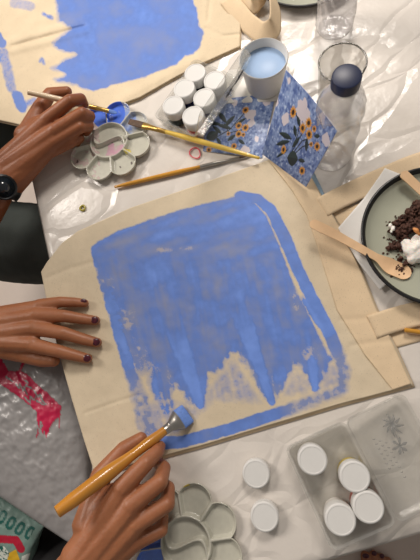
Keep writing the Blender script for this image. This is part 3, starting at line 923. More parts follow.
# ------------------------------------------------------------------ plates, cake, fork
def plate(c, R, label, group):
    r = empty('plate', c, label, 'plate', group)
    bm = bmesh.new(); lathe(bm, [(0, 0.0052), (R * 0.6, 0.0050), (R * 0.90, 0.0062), (R * 0.955, 0.0118), (R * 0.955, 0.0100), (R * 0.88, 0.003), (0, 0.0025)], 96)
    mesh_obj('dish', bm, M['plate_in'], r, angle=60)
    bm = bmesh.new(); lathe(bm, [(0.0, 0.0), (R * 0.62, 0.0), (R * 0.66, 0.0005), (R * 0.92, 0.0045), (R * 0.992, 0.0118), (R, 0.0132), (R * 0.992, 0.0142), (R * 0.968, 0.0142), (R * 0.952, 0.0125), (R * 0.90, 0.0048), (0, 0.0022)], 96)
    mesh_obj('rim', bm, M['plate_rim'], r, angle=60)
    return r
# circle through the visible rim
rimpx = [(397, 175.6), (380, 191), (366, 213), (360.6, 233), (364.3, 254.6), (375, 273), (392, 288.6), (413.8, 301.6)]
rp = [at(x, y, 0.0205) for x, y in rimpx]
def circ3(a, b, c):
    ax, ay, bx, by, cx, cy = a.x, a.y, b.x, b.y, c.x, c.y
    d = 2 * (ax * (by - cy) + bx * (cy - ay) + cx * (ay - by))
    ux = ((ax * ax + ay * ay) * (by - cy) + (bx * bx + by * by) * (cy - ay) + (cx * cx + cy * cy) * (ay - by)) / d
    uy = ((ax * ax + ay * ay) * (cx - bx) + (bx * bx + by * by) * (ax - cx) + (cx * cx + cy * cy) * (bx - ax)) / d
    return Vector((ux, uy, 0)), math.hypot(ax - ux, ay - uy)
pcn, PR = circ3(rp[0], rp[3], rp[7])
plate_c = Vector((pcn.x, pcn.y, TZ + 0.0078))
plate(plate_c, PR, 'sage green plate with a black rim holding broken chocolate cake', 'black rimmed plates')
PT = 0.0078 + 0.0052
pc2 = at(306, -42, 0.016)
plate(Vector((pc2.x, pc2.y, TZ + 0.0015)), PR, 'plate with a dark rim just peeping in at the top of the photo', 'black rimmed plates')

gq = coons([(385, 168), (440, 190)], [(338, 228), (358, 262), (380, 290)], [(385, 168), (364, 198), (338, 228)], [(440, 190), (430, 250), (380, 290)], 40, 40)
nap = mesh_obj('paper_napkin', shell([[at(x, y, 0.0072 + 0.0004 * fbm(x, y, 0.05, 2, 2)) for x, y in r] for r in gq], [[at(x, y, 0.0066) for x, y in r] for r in gq]), M['paper'])
tag(nap, 'white paper napkin tucked under the cake plate on the bag handle', 'napkin')

def blob(parts, vox, amp, sc, mat, name, it=2):
    me = union(parts, vox, it)
    for v in me.vertices:
        n = v.normal; k = amp * (noise.noise(Vector(v.co) * sc) + 0.6 * noise.noise(Vector(v.co) * sc * 2.3))
        v.co = v.co + n * k
    return link_mesh(name, me, mat)
rr = random.Random(5)
def rim_cake():
    parts = []
    spots = [(411, 214, 9), (418, 209, 10), (426, 214, 12), (402, 220, 7), (397, 224, 6), (393, 231, 6), (399, 232, 8), (406, 229, 9), (414, 224, 10), (422, 228, 11), (432, 226, 12), (404, 238, 6), (392, 247, 5), (397, 246, 6), (389, 249, 3.5), (401, 249, 4), (401, 259, 3.5), (406, 264, 3.5), (403, 268, 2.5), (428, 240, 11), (438, 238, 10)]
    for x, y, r in spots:
        p0 = at(x, y, PT + r * 0.0006); r *= 0.00062 * 1.15
        parts.append((p0, r, p0 + Vector((rr.uniform(-1, 1), rr.uniform(-1, 1), 0)) * r * 0.6, r * 0.8))
    return parts
cake = blob(rim_cake(), 0.0008, 0.0034, 330, M['brown_cake'], 'chocolate_cake')
tag(cake, 'broken piece of dark chocolate cake on the sage plate', 'cake')
bm = bmesh.new()
for k in range(150):
    x, y = rr.gauss(404, 6), rr.gauss(266, 5)
    if k % 2 == 0: x, y = rr.gauss(397, 6), rr.gauss(238, 9)
    if x > 430: continue
    p0 = at(x, y, PT + 0.001); r = rr.uniform(0.0007, 0.0018)
    bmesh.ops.create_icosphere(bm, subdivisions=1, radius=r, matrix=Matrix.Translation(p0) @ Matrix.Rotation(rr.random() * 6, 4, 'X') @ Matrix.Diagonal((1, rr.uniform(.6, 1), rr.uniform(.6, 1), 1)))
tag(mesh_obj('cake_crumbs', bm, M['brown_cake'], smooth=False), 'dark chocolate crumbs scattered around the cake on the sage plate', 'crumbs', kind='stuff')
wp = []
for x, y, r in ((406, 246, 6), (411, 251, 9), (417, 248, 9), (425, 248, 9), (412, 259, 6), (418, 257, 7), (404, 243, 4), (415, 241, 5)):
    p0 = at(x, y, PT + 0.005); wp.append((p0, r * 0.001, p0 + Vector((0.002, 0.001, 0.002)), r * 0.0009))
tag(blob(wp, 0.0013, 0.0016, 120, M['cream'], 'whipped_cream', 4), 'dollop of white whipped cream against the chocolate cake', 'cream')
wp = []
for x, y, r in ((390, 226, 2.2), (393, 229, 2.4), (391, 232, 1.6)):
    p0 = at(x, y, PT + 0.010); wp.append((p0, r * 0.001, p0 + Vector((0.001, 0.001, 0)), r * 0.001))
tag(blob(wp, 0.0009, 0.0008, 300, M['cream'], 'whipped_cream', 2), 'small fleck of white cream at the left tip of the cake', 'cream')
wp = [(at(414, 229, PT + 0.017), 0.0020, at(417, 231, PT + 0.017), 0.0026), (at(417, 231, PT + 0.017), 0.0026, at(419, 234, PT + 0.016), 0.0018)]
tag(blob(wp, 0.0009, 0.0006, 200, M['nut'], 'nut', 2), 'golden brown nut half on top of the chocolate cake', 'nut')

def wooden_utensil(name, path, widths, label, tines):
    """flat birch cutlery; path of (px,py,h) from handle end to tip"""
    pts = [Vector(p) for p in resample([tuple(at(*p)) for p in path], 60)]
    n = len(pts); P = []; Q = []
    for k, p in enumerate(pts):
        d = (pts[min(k + 1, n - 1)] - pts[max(k - 1, 0)]).normalized(); s = Vector((-d.y, d.x, 0)).normalized()
        f = k / (n - 1)
        w = 0
        for (a, wa), (b, wb) in zip(widths, widths[1:]):
            if a <= f <= b: w = wa + (wb - wa) * sm(0, 1, (f - a) / (b - a))
        if f > 0.93: w *= math.sqrt(max(0.05, 1 - ((f - 0.93) / 0.072) ** 2))
        if f < 0.04: w *= math.sqrt(max(0.03, 1 - (1 - f / 0.04) ** 2))
        row, low = [], []
        for i in range(13):
            v = i / 12 - 0.5
            bowl = 0.0026 * (1 - (2 * v) ** 2) * sm(0.66, 0.84, f) * sm(1.04, 0.9, f)
            q = p + s * w * 2 * v - Vector((0, 0, bowl)); row.append(q); low.append(q - Vector((0, 0, 0.0014)))
        P.append(row); Q.append(low)
    bm = shell(P, Q)
    # cut the notches between the tines
    if tines:
        dl = [fc for fc in bm.faces if False]
        tip0 = pts[int(n * 0.90)]; d = (pts[-1] - pts[int(n * 0.9)]).normalized(); s = Vector((-d.y, d.x, 0)).normalized()
        kill = []
        for fc in bm.faces:
            c = fc.calc_center_median() - tip0
            if c.dot(d) > 0:
                x = c.dot(s)
                if abs(x - 0.0030) < 0.0007 or abs(x + 0.0030) < 0.0007: kill.append(fc)
        bmesh.ops.delete(bm, geom=kill, context='FACES')
    return tag(mesh_obj(name, bm, M['wood_fork'], angle=50), label, 'cutlery', 'birch wood cutlery')
wooden_utensil('wooden_fork', [(310, 222, 0.030), (335, 234, 0.0265), (362, 249, 0.0235), (380, 259, 0.0185), (392, 267, 0.0165), (411, 275, 0.0160)],
               [(0, 0.0056), (0.12, 0.0060), (0.4, 0.0048), (0.66, 0.0044), (0.82, 0.0090), (0.93, 0.0088), (1, 0.0080)], 'pale wooden fork leaning over the plate rim with its tip in the cake', False)
wooden_utensil('wooden_fork', [(402, 172, 0.028), (416, 185, 0.0255), (440, 208, 0.022), (462, 230, 0.019)],
               [(0, 0.0056), (0.3, 0.0052), (0.66, 0.0042), (0.80, 0.0085), (1, 0.007)], 'wooden cutlery handle poking over the far rim of the sage plate', False)

# ------------------------------------------------------------------ printed sunflower card, folded open
def card_panel(root, quad, bend, flowers, leaves, stems, whites, seed):
    """quad: pixel corners with heights TL, TR, BR, BL; the picture is drawn in 0..1 panel coordinates"""
    nu, nv = 150, 130; P = []; cols = []
    A, B, C_, D = [at(*q) for q in quad]
    for j in range(nv):
        v = j / (nv - 1); row = []
        for i in range(nu):
            u = i / (nu - 1)
            p = A * (1 - u) * (1 - v) + B * u * (1 - v) + C_ * u * v + D * (1 - u) * v
            p = p + Vector((0, 0, bend(u, v)))
            row.append(p)
            x, y = u, v * 0.86
            n1 = fbm(x, y, 9, seed, 3); n2 = fbm(x, y, 26, seed + 3, 2)
            k = n1 * 0.7 + n2 * 0.6
            c = [a + (b - a) * sm(-0.35, 0.4, k) for a, b in zip(lin((84, 108, 166)), lin((150, 170, 210)))]
            if n2 > 0.30: c = list(lin((176, 192, 220)))
            if n2 < -0.34: c = list(lin((66, 88, 142)))
            for wx, wy, wr in whites:
                if math.hypot(x - wx, y - wy) < wr * (1 + 0.7 * fbm(x, y, 14, seed + 5, 2)): c = list(lin((212, 202, 208)))
            for st in stems:
                if pld((x, y), st) < 0.007: c = list(lin((24, 30, 38)))
            for lx, ly, la, ll, lw in leaves:
                dx, dy = x - lx, y - ly; uu = (dx * math.cos(la) + dy * math.sin(la)) / ll; vv = (-dx * math.sin(la) + dy * math.cos(la)) / lw
                if abs(uu) < 1 and abs(vv) < (1 - uu * uu): c = list(lin((26, 40, 44))) if vv > -0.1 else list(lin((40, 58, 58)))
            for fx, fy, fr in flowers:
                dx, dy = x - fx, y - fy; rd = math.hypot(dx, dy); aa = math.atan2(dy, dx)
                if rd < fr * (0.86 + 0.16 * math.cos(11 * aa)):
                    c = list(lin((226, 168, 70))) if rd > fr * 0.7 else list(lin((206, 138, 48)))
                if rd < fr * 0.42: c = list(lin((48, 30, 24)))
            cols.append((*c, 1))
        P.append(row)
    nrm = (B - A).cross(D - A).normalized()
    if nrm.z < 0: nrm = -nrm
    Q = [[p - nrm * 0.0005 for p in r] for r in P]
    bm = shell(P, Q); bmesh.ops.recalc_face_normals(bm, faces=bm.faces[:])
    me = bpy.data.meshes.new('panel'); bm.to_mesh(me); bm.free(); set_pattern(me, cols + [(*lin((190, 196, 210)), 1)] * (nu * nv))
    o = link_mesh('panel', me, M['card'], root); rel(o, root); return o
M['card'] = painted('printed_card', (150, 160, 190), 150, 0.55, 0.1)
card = empty('greeting_card', at(260, 130), 'blue sunflower-print card folded open, its right half tilting up by the bottle', 'card')
F_ = [(0.50, 0.20, 0.050), (0.47, 0.42, 0.058), (0.585, 0.44, 0.060), (0.50, 0.53, 0.058), (0.59, 0.53, 0.035), (0.44, 0.66, 0.050), (0.63, 0.63, 0.040), (0.33, 0.53, 0.045)]
# left half: flowers placed where the photo shows them
FL = [(0.60, 0.21, 0.056), (0.535, 0.44, 0.056), (0.645, 0.47, 0.060), (0.555, 0.56, 0.056), (0.63, 0.57, 0.036), (0.51, 0.74, 0.050), (0.39, 0.56, 0.035), (0.10, 0.83, 0.05)]
LL = [(0.26, 0.30, 0.9, 0.13, 0.035), (0.38, 0.37, -0.9, 0.12, 0.035), (0.15, 0.40, 0.1, 0.10, 0.03), (0.31, 0.45, 0.3, 0.14, 0.03), (0.13, 0.60, -0.5, 0.11, 0.08), (0.55, 0.38, -0.6, 0.10, 0.025), (0.25, 0.68, 0.9, 0.08, 0.025), (0.45, 0.62, -0.7, 0.08, 0.03), (0.20, 0.50, 0.7, 0.10, 0.03), (0.62, 0.67, 0.5, 0.07, 0.025)]
SL = [[(0.2, 0.62), (0.4, 0.5), (0.6, 0.24)], [(0.3, 0.4), (0.4, 0.55), (0.6, 0.5)]]
WL = [(0.68, 0.28, 0.085), (0.72, 0.40, 0.06), (0.70, 0.80, 0.08), (0.42, 0.10, 0.05), (0.9, 0.12, 0.05), (0.85, 0.62, 0.04)]
card_panel(card, [(207, 101, 0.0016), (276, 93, 0.0016), (262, 158, 0.0016), (203, 151, 0.0016)], lambda u, v: 0.0004 * math.sin(3 * u), FL, LL, SL, WL, 2.0)
FR = [(0.30, 0.34, 0.060), (0.50, 0.42, 0.056), (0.455, 0.53, 0.058), (0.565, 0.545, 0.058), (0.60, 0.47, 0.040), (0.70, 0.63, 0.055), (0.30, 0.76, 0.055), (0.66, 0.92, 0.001), (0.60, 0.61, 0.04)]
LR = [(0.20, 0.60, 0.25, 0.11, 0.03), (0.24, 0.70, 0.0, 0.10, 0.03), (0.36, 0.50, 1.2, 0.10, 0.028), (0.45, 0.79, 0.3, 0.085, 0.075), (0.58, 0.66, 1.2, 0.10, 0.025), (0.36, 0.62, 0.9, 0.12, 0.028), (0.68, 0.54, 0.1, 0.06, 0.025), (0.24, 0.80, 0.3, 0.08, 0.02), (0.54, 0.80, 0.2, 0.05, 0.02)]
SR = [[(0.36, 0.76), (0.45, 0.62), (0.56, 0.54)], [(0.40, 0.76), (0.5, 0.65), (0.62, 0.6)], [(0.32, 0.5), (0.31, 0.4)], [(0.34, 0.72), (0.40, 0.6), (0.455, 0.53)]]
WR = [(0.42, 0.30, 0.09), (0.48, 0.38, 0.06), (0.20, 0.44, 0.06), (0.86, 0.50, 0.06), (0.06, 0.30, 0.06), (0.80, 0.62, 0.05), (0.1, 0.1, 0.05)]
CQ = [(285, 71, 0.050), (336, 131, 0.020), (305, 189, 0.0062), (261, 152, 0.0062)]
CQ = [(286, 70, 0.082), (337, 131, 0.106), (306, 187, 0.0085), (262, 154, 0.0075)]
def px_uv(quad, pts):
    """panel coordinates of pixels, by inverting the flat quad"""
    A, B, C_, D = [at(*q) for q in quad]; out = []
    for px, py in pts:
        u = v = 0.5
        for _ in range(40):
            p = A * (1 - u) * (1 - v) + B * u * (1 - v) + C_ * u * v + D * (1 - u) * v
            x, y = prj(p); 
            q = prj(p + ((B - A) * (1 - v) + (C_ - D) * v) * 1e-3); r = prj(p + ((D - A) * (1 - u) + (C_ - B) * u) * 1e-3)
            a, b, c, d = (q[0] - x) * 1e3, (r[0] - x) * 1e3, (q[1] - y) * 1e3, (r[1] - y) * 1e3
            det = a * d - b * c; ex, ey = px - x, py - y
            u += (d * ex - b * ey) / det; v += (-c * ex + a * ey) / det
        out.append((u, v * 0.86))
    return out
# the picture's flowers as the eye finds them on the tilted half
fpx = [(293, 113.5, 0.060), (308.5, 124.5, 0.056), (302.5, 129.5, 0.056), (309, 135.5, 0.058), (314, 130, 0.036), (317, 147, 0.052), (283.5, 150, 0.052), (302, 171, 0.060), (311, 145, 0.032)]
FR = [(u, v, r) for (u, v), (_, _, r) in zip(px_uv(CQ, [(a, b) for a, b, _ in fpx]), fpx)]
def leafpx(lst):
    o = []
    for x0_, y0_, x1_, y1_, w in lst:
        (a, b), (c, d) = px_uv(CQ, [(x0_, y0_), (x1_, y1_)])
        o.append(((a + c) / 2, (b + d) / 2, math.atan2(d - b, c - a), math.hypot(c - a, d - b) / 2, w))
    return o
LR = leafpx([(279, 133, 292, 140, 0.03), (276, 145, 290, 142, 0.028), (294, 126, 296, 138, 0.03), (287, 158, 298, 160, 0.09), (307, 139, 306, 152, 0.03), (297, 117, 300, 128, 0.025), (276, 158, 288, 150, 0.02), (298, 160, 305, 162, 0.025), (314, 137, 320, 137, 0.022), (292, 148, 300, 138, 0.03)])
SR = [px_uv(CQ, s_) for s_ in ([(291, 154), (300, 138), (308, 126)], [(292, 155), (302, 142), (312, 138)], [(293, 148), (298, 134), (300, 122), (295, 115)], [(294, 155), (303, 147), (311, 145)])]
WR = [(*px_uv(CQ, [(a, b)])[0], r) for a, b, r in ((302, 113, 0.10), (306, 119, 0.07), (285, 120, 0.06), (326, 140, 0.06), (276, 101, 0.05), (322, 120, 0.05), (289, 82, 0.03))]
card_panel(card, CQ, lambda u, v: 0.004 * math.sin(math.pi * u) * (1 - v), FR, LR, SR, WR, 6.0)

st = bmesh.new()
def strip_grid(path, w, hx):
    pts = [Vector(p) for p in resample([tuple(at(*p)) for p in path], 24)]; P = []
    for k, p in enumerate(pts):
        d = (pts[min(k + 1, 23)] - pts[max(k - 1, 0)]).normalized(); s = Vector((-d.y, d.x, 0)).normalized()
        P.append([p + s * w * (i / 4 - 0.5) for i in range(5)])
    return P
P = strip_grid([(311, 172, 0.0022), (319, 188, 0.0022), (330, 214, 0.0022), (342, 238, 0.0022)], 0.0062, 0)
tag(mesh_obj('paper_strip', shell(P, [[q - Vector((0, 0, 0.0005)) for q in r] for r in P]), M['strip']), 'narrow pale blue strip running from the card under the bag handle', 'strip')

# ------------------------------------------------------------------ brushes
def lettering(bm, a, b, r, n=7):
    """worn dark stamp along a handle: little strokes standing on its upper face"""
    rr2 = random.Random(11); d = (b - a); s = d.cross(Vector((0, 0, 1))).normalized()
    up = s.cross(d).normalized()
    if up.z < 0: up = -up
    for k in range(n):
        p0 = a + d * ((k + 0.2) / n) + up * r * 0.96; p1 = a + d * ((k + 0.75) / n) + up * r * 0.96
        tube(bm, [p0 - s * r * 0.25, (p0 + p1) / 2 + s * r * rr2.uniform(-0.1, 0.35), p1 + s * r * rr2.uniform(-0.3, 0.3)], r * 0.12, 6, 0.6)
def brush(label, tip, end, fr, mats, radii, bw, flat=0.4, stamp=None, blunt=0.5):
    """tip/end: world points; fr: fractions where bristle/ferrule/handle meet; radii: [(f, r)] along the handle"""
    T, E_ = Vector(tip), Vector(end); L = E_ - T
    r = empty('paintbrush', (T + E_) / 2, label, 'paintbrush', 'paintbrushes')
    q = lambda f: T + L * f
    f1, f2 = fr
    bm = bmesh.new(); n = 9
    tube(bm, [q(f1 * k / n) for k in range(n + 1)], [bw * (blunt + (1 - blunt) * sm(0, 0.5, k / n)) if k else bw * blunt * 0.95 for k in range(n + 1)], 18, [0.12 + (flat - 0.12) * k / n for k in range(n + 1)])
    rel(mesh_obj('bristles', bm, M[mats[0]], r), r)
    bm = bmesh.new()
    fs = [f1 - 0.004, f1 + (f2 - f1) * 0.3, f1 + (f2 - f1) * 0.62, f1 + (f2 - f1) * 0.66, f1 + (f2 - f1) * 0.70, f2]
    rh = radii[0][1]
    rs = [bw * 1.03, bw * 0.92 * 0.7 + rh * 0.3, rh * 1.12, rh * 1.22, rh * 1.10, rh * 1.08]
    tube(bm, [q(f) for f in fs], rs, 20, [flat + 0.05, 0.75, 1, 1, 1, 1])
    rel(mesh_obj('ferrule', bm, M[mats[1]], r, angle=50), r)
    bm = bmesh.new(); fl = [f2 - 0.01]; rl = [radii[0][1]]
    hs = [f2 + (1 - f2) * k / 30 for k in range(1, 31)]
    for f in hs:
        u = (f - f2) / (1 - f2); rad = radii[-1][1]
        for (a, ra), (b, rb) in zip(radii, radii[1:]):
            if a <= u <= b: rad = ra + (rb - ra) * sm(0, 1, (u - a) / (b - a))
        fl.append(f); rl.append(rad)
    tube(bm, [q(f) for f in fl] + [q(1.004)], rl + [rl[-1] * 0.6], 18)
    h = mesh_obj('handle', bm, M[mats[2]], r, angle=50); rel(h, r)
    if stamp:
        bm = bmesh.new(); u = (stamp[0] + stamp[1]) / 2
        lettering(bm, q(stamp[0]), q(stamp[1]), stamp[2]); s_ = mesh_obj('stamp', bm, M['ink'], h)
        s_.matrix_parent_inverse = r.matrix_basis.inverted()
    return r
# the yellow brush with its tip in the back palette
brush('yellow flat brush with brown bristles resting across the back palette and the paint box corner', at(129, 121.5, 0.013), at(259, 158, 0.0125), (0.12, 0.30),
      ('bristle_brown', 'ferrule_gold', 'brush_yellow'), [(0, 0.0030), (0.3, 0.0040), (0.6, 0.0036), (1, 0.0020)], 0.0052, 0.35, stamp=(0.62, 0.74, 0.0040), blunt=0.85)
brush('ochre thin brush lying flat below the yellow one, above the painted bag', at(250, 155, 0.0035), at(115, 187, 0.0045), (0.08, 0.36),
      ('bristle_brown', 'ferrule', 'brush_ochre'), [(0, 0.0024), (0.3, 0.0033), (0.8, 0.0030), (1, 0.0018)], 0.0018, 0.9, stamp=(0.68, 0.76, 0.0033))
brush('ochre brush whose handle end pokes out from under the plate at the right edge', at(560, 352, 0.006), at(405, 330, 0.0070), (0.10, 0.25),
      ('bristle_brown', 'ferrule', 'brush_ochre'), [(0, 0.0030), (0.4, 0.0040), (1, 0.0026)], 0.0045, 0.4)
BIG_T, BIG_E = at(188, 413, 0.0068), at(57, 512, 0.094)
big = brush('broad amber-handled flat brush loaded with pale blue, in the right hand at the front', BIG_T, BIG_E, (0.085, 0.21),
      ('bristle_blue', 'ferrule', 'brush_big'), [(0, 0.0050), (0.14, 0.0060), (0.30, 0.0054), (0.60, 0.0080), (0.85, 0.0074), (1, 0.0060)], 0.0122, 0.34, stamp=(0.50, 0.60, 0.0062), blunt=0.98)
SM_T, SM_E = at(117, 113, 0.0105), at(28, 92, 0.062)
brush('cream-ended thin brush in the watch-wearing hand, dipping into blue paint', SM_T, SM_E, (0.10, 0.32),
      ('bristle_blue', 'ferrule_gold', 'brush_white'), [(0, 0.0030), (0.2, 0.0040), (1, 0.0038)], 0.0034, 0.6)

# little rings lying on the cloth
def torus(c, R, r, sx=1.0, a=0):
    bm = bmesh.new(); n, m = 40, 8; v = []
    for i in range(n):
        t = 2 * math.pi * i / n; row = []
        wob = 1 + 0.06 * math.sin(3 * t)
        for j in range(m):
            s = 2 * math.pi * j / m
            x, y = (R + r * math.cos(s)) * math.cos(t) * sx * wob, (R + r * math.cos(s)) * math.sin(t) * wob
            row.append(bm.verts.new((c.x + x * math.cos(a) - y * math.sin(a), c.y + x * math.sin(a) + y * math.cos(a), c.z + r * math.sin(s))))
        v.append(row)
    for i in range(n):
        for j in range(m): bm.faces.new((v[i][j], v[(i + 1) % n][j], v[(i + 1) % n][(j + 1) % m], v[i][(j + 1) % m]))
    return bm
tag(mesh_obj('rubber_loop', torus(at(195, 153, 0.0020), 0.0088, 0.0008, 0.78), M['pink_loop']), 'thin pink-red loop lying on the white cloth under the yellow brush', 'loop')
tag(mesh_obj('plastic_ring', torus(at(82.5, 208, 0.0022), 0.0036, 0.0013), M['ring']), 'tiny olive-yellow ring on the cloth near the table\'s left edge', 'ring')
# ------------------------------------------------------------------ people: hands and arms over the table, bodies beside it

def chain(pts):
    q = [(at(x, y, h), r) for x, y, h, r in pts]
    return [(a[0], a[1], b[0], b[1]) for a, b in zip(q, q[1:])]

def nail(root, px, py, h, dpx, dpy, L=0.0050, Wd=0.0046, mat='nail', nm='fingernail', tilt=0.0, up=None):
    p = at(px, py, h); d = at(px + dpx, py + dpy, h) - p; d.normalize()
    s_ = Vector((-d.y, d.x, 0)); upv = up or Vector((0, 0, 1))
    d = (d - Vector((0, 0, tilt))).normalized(); n_ = d.cross(s_).normalized()
    if n_.z < 0: n_ = -n_
    if up: n_ = up.normalized(); s_ = n_.cross(d).normalized()
    bm = bmesh.new(); bmesh.ops.create_icosphere(bm, subdivisions=3, radius=1)
    Mx = Matrix((d * L, s_ * Wd, n_ * 0.0014)).transposed().to_4x4(); Mx.translation = p
    to_local(bm, Mx); return mesh_obj(nm, bm, M[mat], root)

def head_parts(c, f):
    """skull, jaw, nose, ears around centre c, facing f"""
    up = Vector((0, 0, 1)); s_ = f.cross(up).normalized()
    P = [(c + up * 0.02 - f * 0.015, 0.088, c + up * 0.015 + f * 0.02, 0.080), (c + up * 0.0 + f * 0.03, 0.066, c - up * 0.075 + f * 0.05, 0.040),
         (c + f * 0.088 - up * 0.012, 0.010, c + f * 0.102 - up * 0.038, 0.013), (c + f * 0.085 - up * 0.062 - s_ * 0.014, 0.008, c + f * 0.085 - up * 0.062 + s_ * 0.014, 0.008)]
    for k in (-1, 1):
        P.append((c + s_ * k * 0.082 - up * 0.005, 0.014, c + s_ * k * 0.085 - up * 0.035, 0.010))
        P.append((c + s_ * k * 0.012 + f * 0.083 + up * 0.022, 0.010, c + s_ * k * 0.048 + f * 0.070 + up * 0.024, 0.009))
    return P

def limb(*pr): return [(a[0], a[1], b[0], b[1]) for a, b in zip(pr, pr[1:])]

# ---- the painter at the front: left hand flat on the bag, right hand on the big brush
LHAND = []
for f in ([(40, 306, .021, 0.0096), (60, 302, .018, 0.0075), (74, 302.2, .0135, 0.0066), (84.5, 303.2, .0108, 0.0058)],
          [(37, 315, .0245, 0.0107), (64, 316, .0215, 0.0083), (82, 318.8, .0155, 0.0073), (95.5, 320.6, .0115, 0.0063)],
          [(34, 328, .0265, .0102), (63, 333, .0235, 0.0087), (83, 339, .0165, 0.0076), (97, 342.6, .0120, 0.0065)],
          [(33, 345, .025, .0100), (58, 351, .0215, 0.0085), (75, 355.5, .0155, 0.0075), (87.5, 358.6, .0118, 0.0065)],
          [(2, 349, .014, .0130), (24, 355, .012, .0105), (42, 359.5, .0105, 0.0098), (54, 361, .0105, 0.0076)]): LHAND += chain(f)
for a, b in (((-20, 322, .020, .0175), (40, 307, .020, .0100)), ((-20, 326, .021, .0175), (37, 316, .0235, .0112)), ((-20, 336, .020, .0175), (34, 328, .0255, .0115)), ((-20, 340, .019, .0175), (33, 344, .024, .0112)),
             ((6, 318, .019, .0135), (6, 345, .018, .0135)), ((22, 315, .0205, .012), (20, 345, .020, .012))): LHAND += chain([a, b])
LWR = at(-22, 331, .019); LEL = gp(-.50, -.12, .02)
LHAND += [(LWR, .0235, LWR.lerp(LEL, 0.5), .030), (LWR.lerp(LEL, 0.5), .030, LEL, .036)]
RHAND = []
for f in ([(122, 488, .056, .0108), (146, 463, .050, .0090), (157, 452, .038, .0079), (160, 446.5, .027, .0066)],
          [(131, 505, .055, .0108), (160, 482, .046, .0090), (164, 468, .030, .0077), (156, 461, .019, .0066)],
          [(135, 524, .050, .0103), (167, 504, .040, .0087), (168.5, 488, .024, .0074), (158, 480, .0145, .0064)],
          [(134, 542, .042, .0095), (161, 530, .031, .0076), (163, 515, .018, .0064), (154, 506, .0125, .0056)],
          [(88, 524, .050, .0165), (101, 476, .040, .0118), (124, 449.5, .034, .0096), (141, 438.5, .0275, .0075)]): RHAND += chain(f)
for a, b in (((80, 557, .052, .0205), (122, 489, .054, .0118)), ((86, 558, .052, .0205), (131, 506, .053, .0122)), ((95, 561, .048, .0205), (135, 524, .048, .0118)), ((98, 562, .045, .0200), (134, 541, .042, .0108)),
             ((90, 520, .048, .0165), (116, 494, .048, .0125)), ((98, 525, .044, .0180), (126, 518, .042, .0160))): RHAND += chain([a, b])
RWR = at(88, 560, .049); REL = gp(-.34, -.53, .06)
RHAND += [(RWR, .0235, RWR.lerp(REL, 0.5), .031), (RWR.lerp(REL, 0.5), .031, REL, .037)]
up = Vector((0, 0, 1))
def torso(sl, sr, el, er, neck, head, pelv, knees, feet, face):
    P = limb((el, .037), (sl, .048)) + limb((er, .037), (sr, .048)) + limb((sl, .055), (neck - up * 0.04, .07), (sr, .055))
    P += limb((neck - up * 0.06, .10), (neck.lerp(pelv, 0.5), .115), (pelv, .13)) + limb((neck - up * 0.05, .055), (head - up * 0.06, .05)) + head_parts(head, face)
    s_ = (sl - sr).normalized()
    for k, kn, ft in ((1, knees[0], feet[0]), (-1, knees[1], feet[1])):
        P += limb((pelv + s_ * k * .09, .085), (kn, .055), (ft + up * 0.08, .036)) + limb((ft + up * 0.03, .03), (ft + face * 0.14 + up * 0.02, .022))
    return P
def clothes(root, sl, sr, el, er, neck, pelv, knees, feet, face, shirt, trouser):
    P = limb((sl.lerp(el, 0.6), .054), (sl, .060)) + limb((sr.lerp(er, 0.6), .054), (sr, .060)) + limb((sl, .066), (neck - up * 0.05, .078), (sr, .066)) + limb((neck - up * 0.07, .112), (neck.lerp(pelv, 0.5), .128), (pelv, .14))
    o = link_mesh('shirt', union(P, 0.007, 4), shirt, root); rel(o, root)
    s_ = (sl - sr).normalized(); P = []
    for k, kn, ft in ((1, knees[0], feet[0]), (-1, knees[1], feet[1])):
        P += limb((pelv + s_ * k * .09, .095), (kn, .066), (ft + up * 0.10, .055)) 
    P += limb((pelv + s_ * .07, .13), (pelv - s_ * .07, .13))
    me = union(P, 0.007, 4)
    for v in me.vertices: v.co += v.normal * 0.006 * fbm(v.co.x, v.co.y, 9, v.co.z * 3, 3)
    o = link_mesh('trousers', me, trouser, root); rel(o, root)
def hair(root, c, f, long=0.0):
    P = [(c + up * 0.03 - f * 0.02, .096, c + up * 0.04 + f * 0.01, .088), (c - f * 0.05, .07, c - f * 0.07 - up * long, .05)]
    o = link_mesh('hair', union(P, 0.007, 4), M['hair'], root); rel(o, root)
# painter B
sl, sr, nk_, hd, pv = gp(-.66, -.16, .27), gp(-.58, -.52, .27), gp(-.59, -.31, .33), gp(-.47, -.27, .47), gp(-.74, -.34, -.20)
kn = (gp(-.10, -.16, -.14), gp(-.12, -.40, -.14)); ft = (gp(-.10, -.16, -.75), gp(-.12, -.40, -.75)); fc = (IH + IV * 0.1).normalized()
body = join_meshes('person', [union(torso(sl, sr, LEL, REL, nk_, hd, pv, kn, ft, fc), 0.006, 4), union(LHAND, 0.00125, 7), union(RHAND, 0.00125, 7)])
pb = link_mesh('person', body, M['skin_b'])
tag(pb, 'person with dark red nails, one hand flat on the bag, other gripping big brush', 'person')
clothes(pb, sl, sr, LEL, REL, nk_, pv, kn, ft, fc, M['black_cloth'], M['black_cloth']); hair(pb, hd, fc, 0.16)
for x, y, h, dx, dy, L_, W_ in ((83.5, 301.2, .0150, 1, 0.05, .0042, .0034), (94.5, 320, .0163, 1, 0.15, .0047, .0044), (96, 342, .0170, 1, 0.25, .0048, .0046), (87, 358.2, .0168, 1, 0.28, .0048, .0046)):
    tag(nail(pb, x, y, h, dx, dy, L_, W_, tilt=0.32), 'dark red varnished nail')

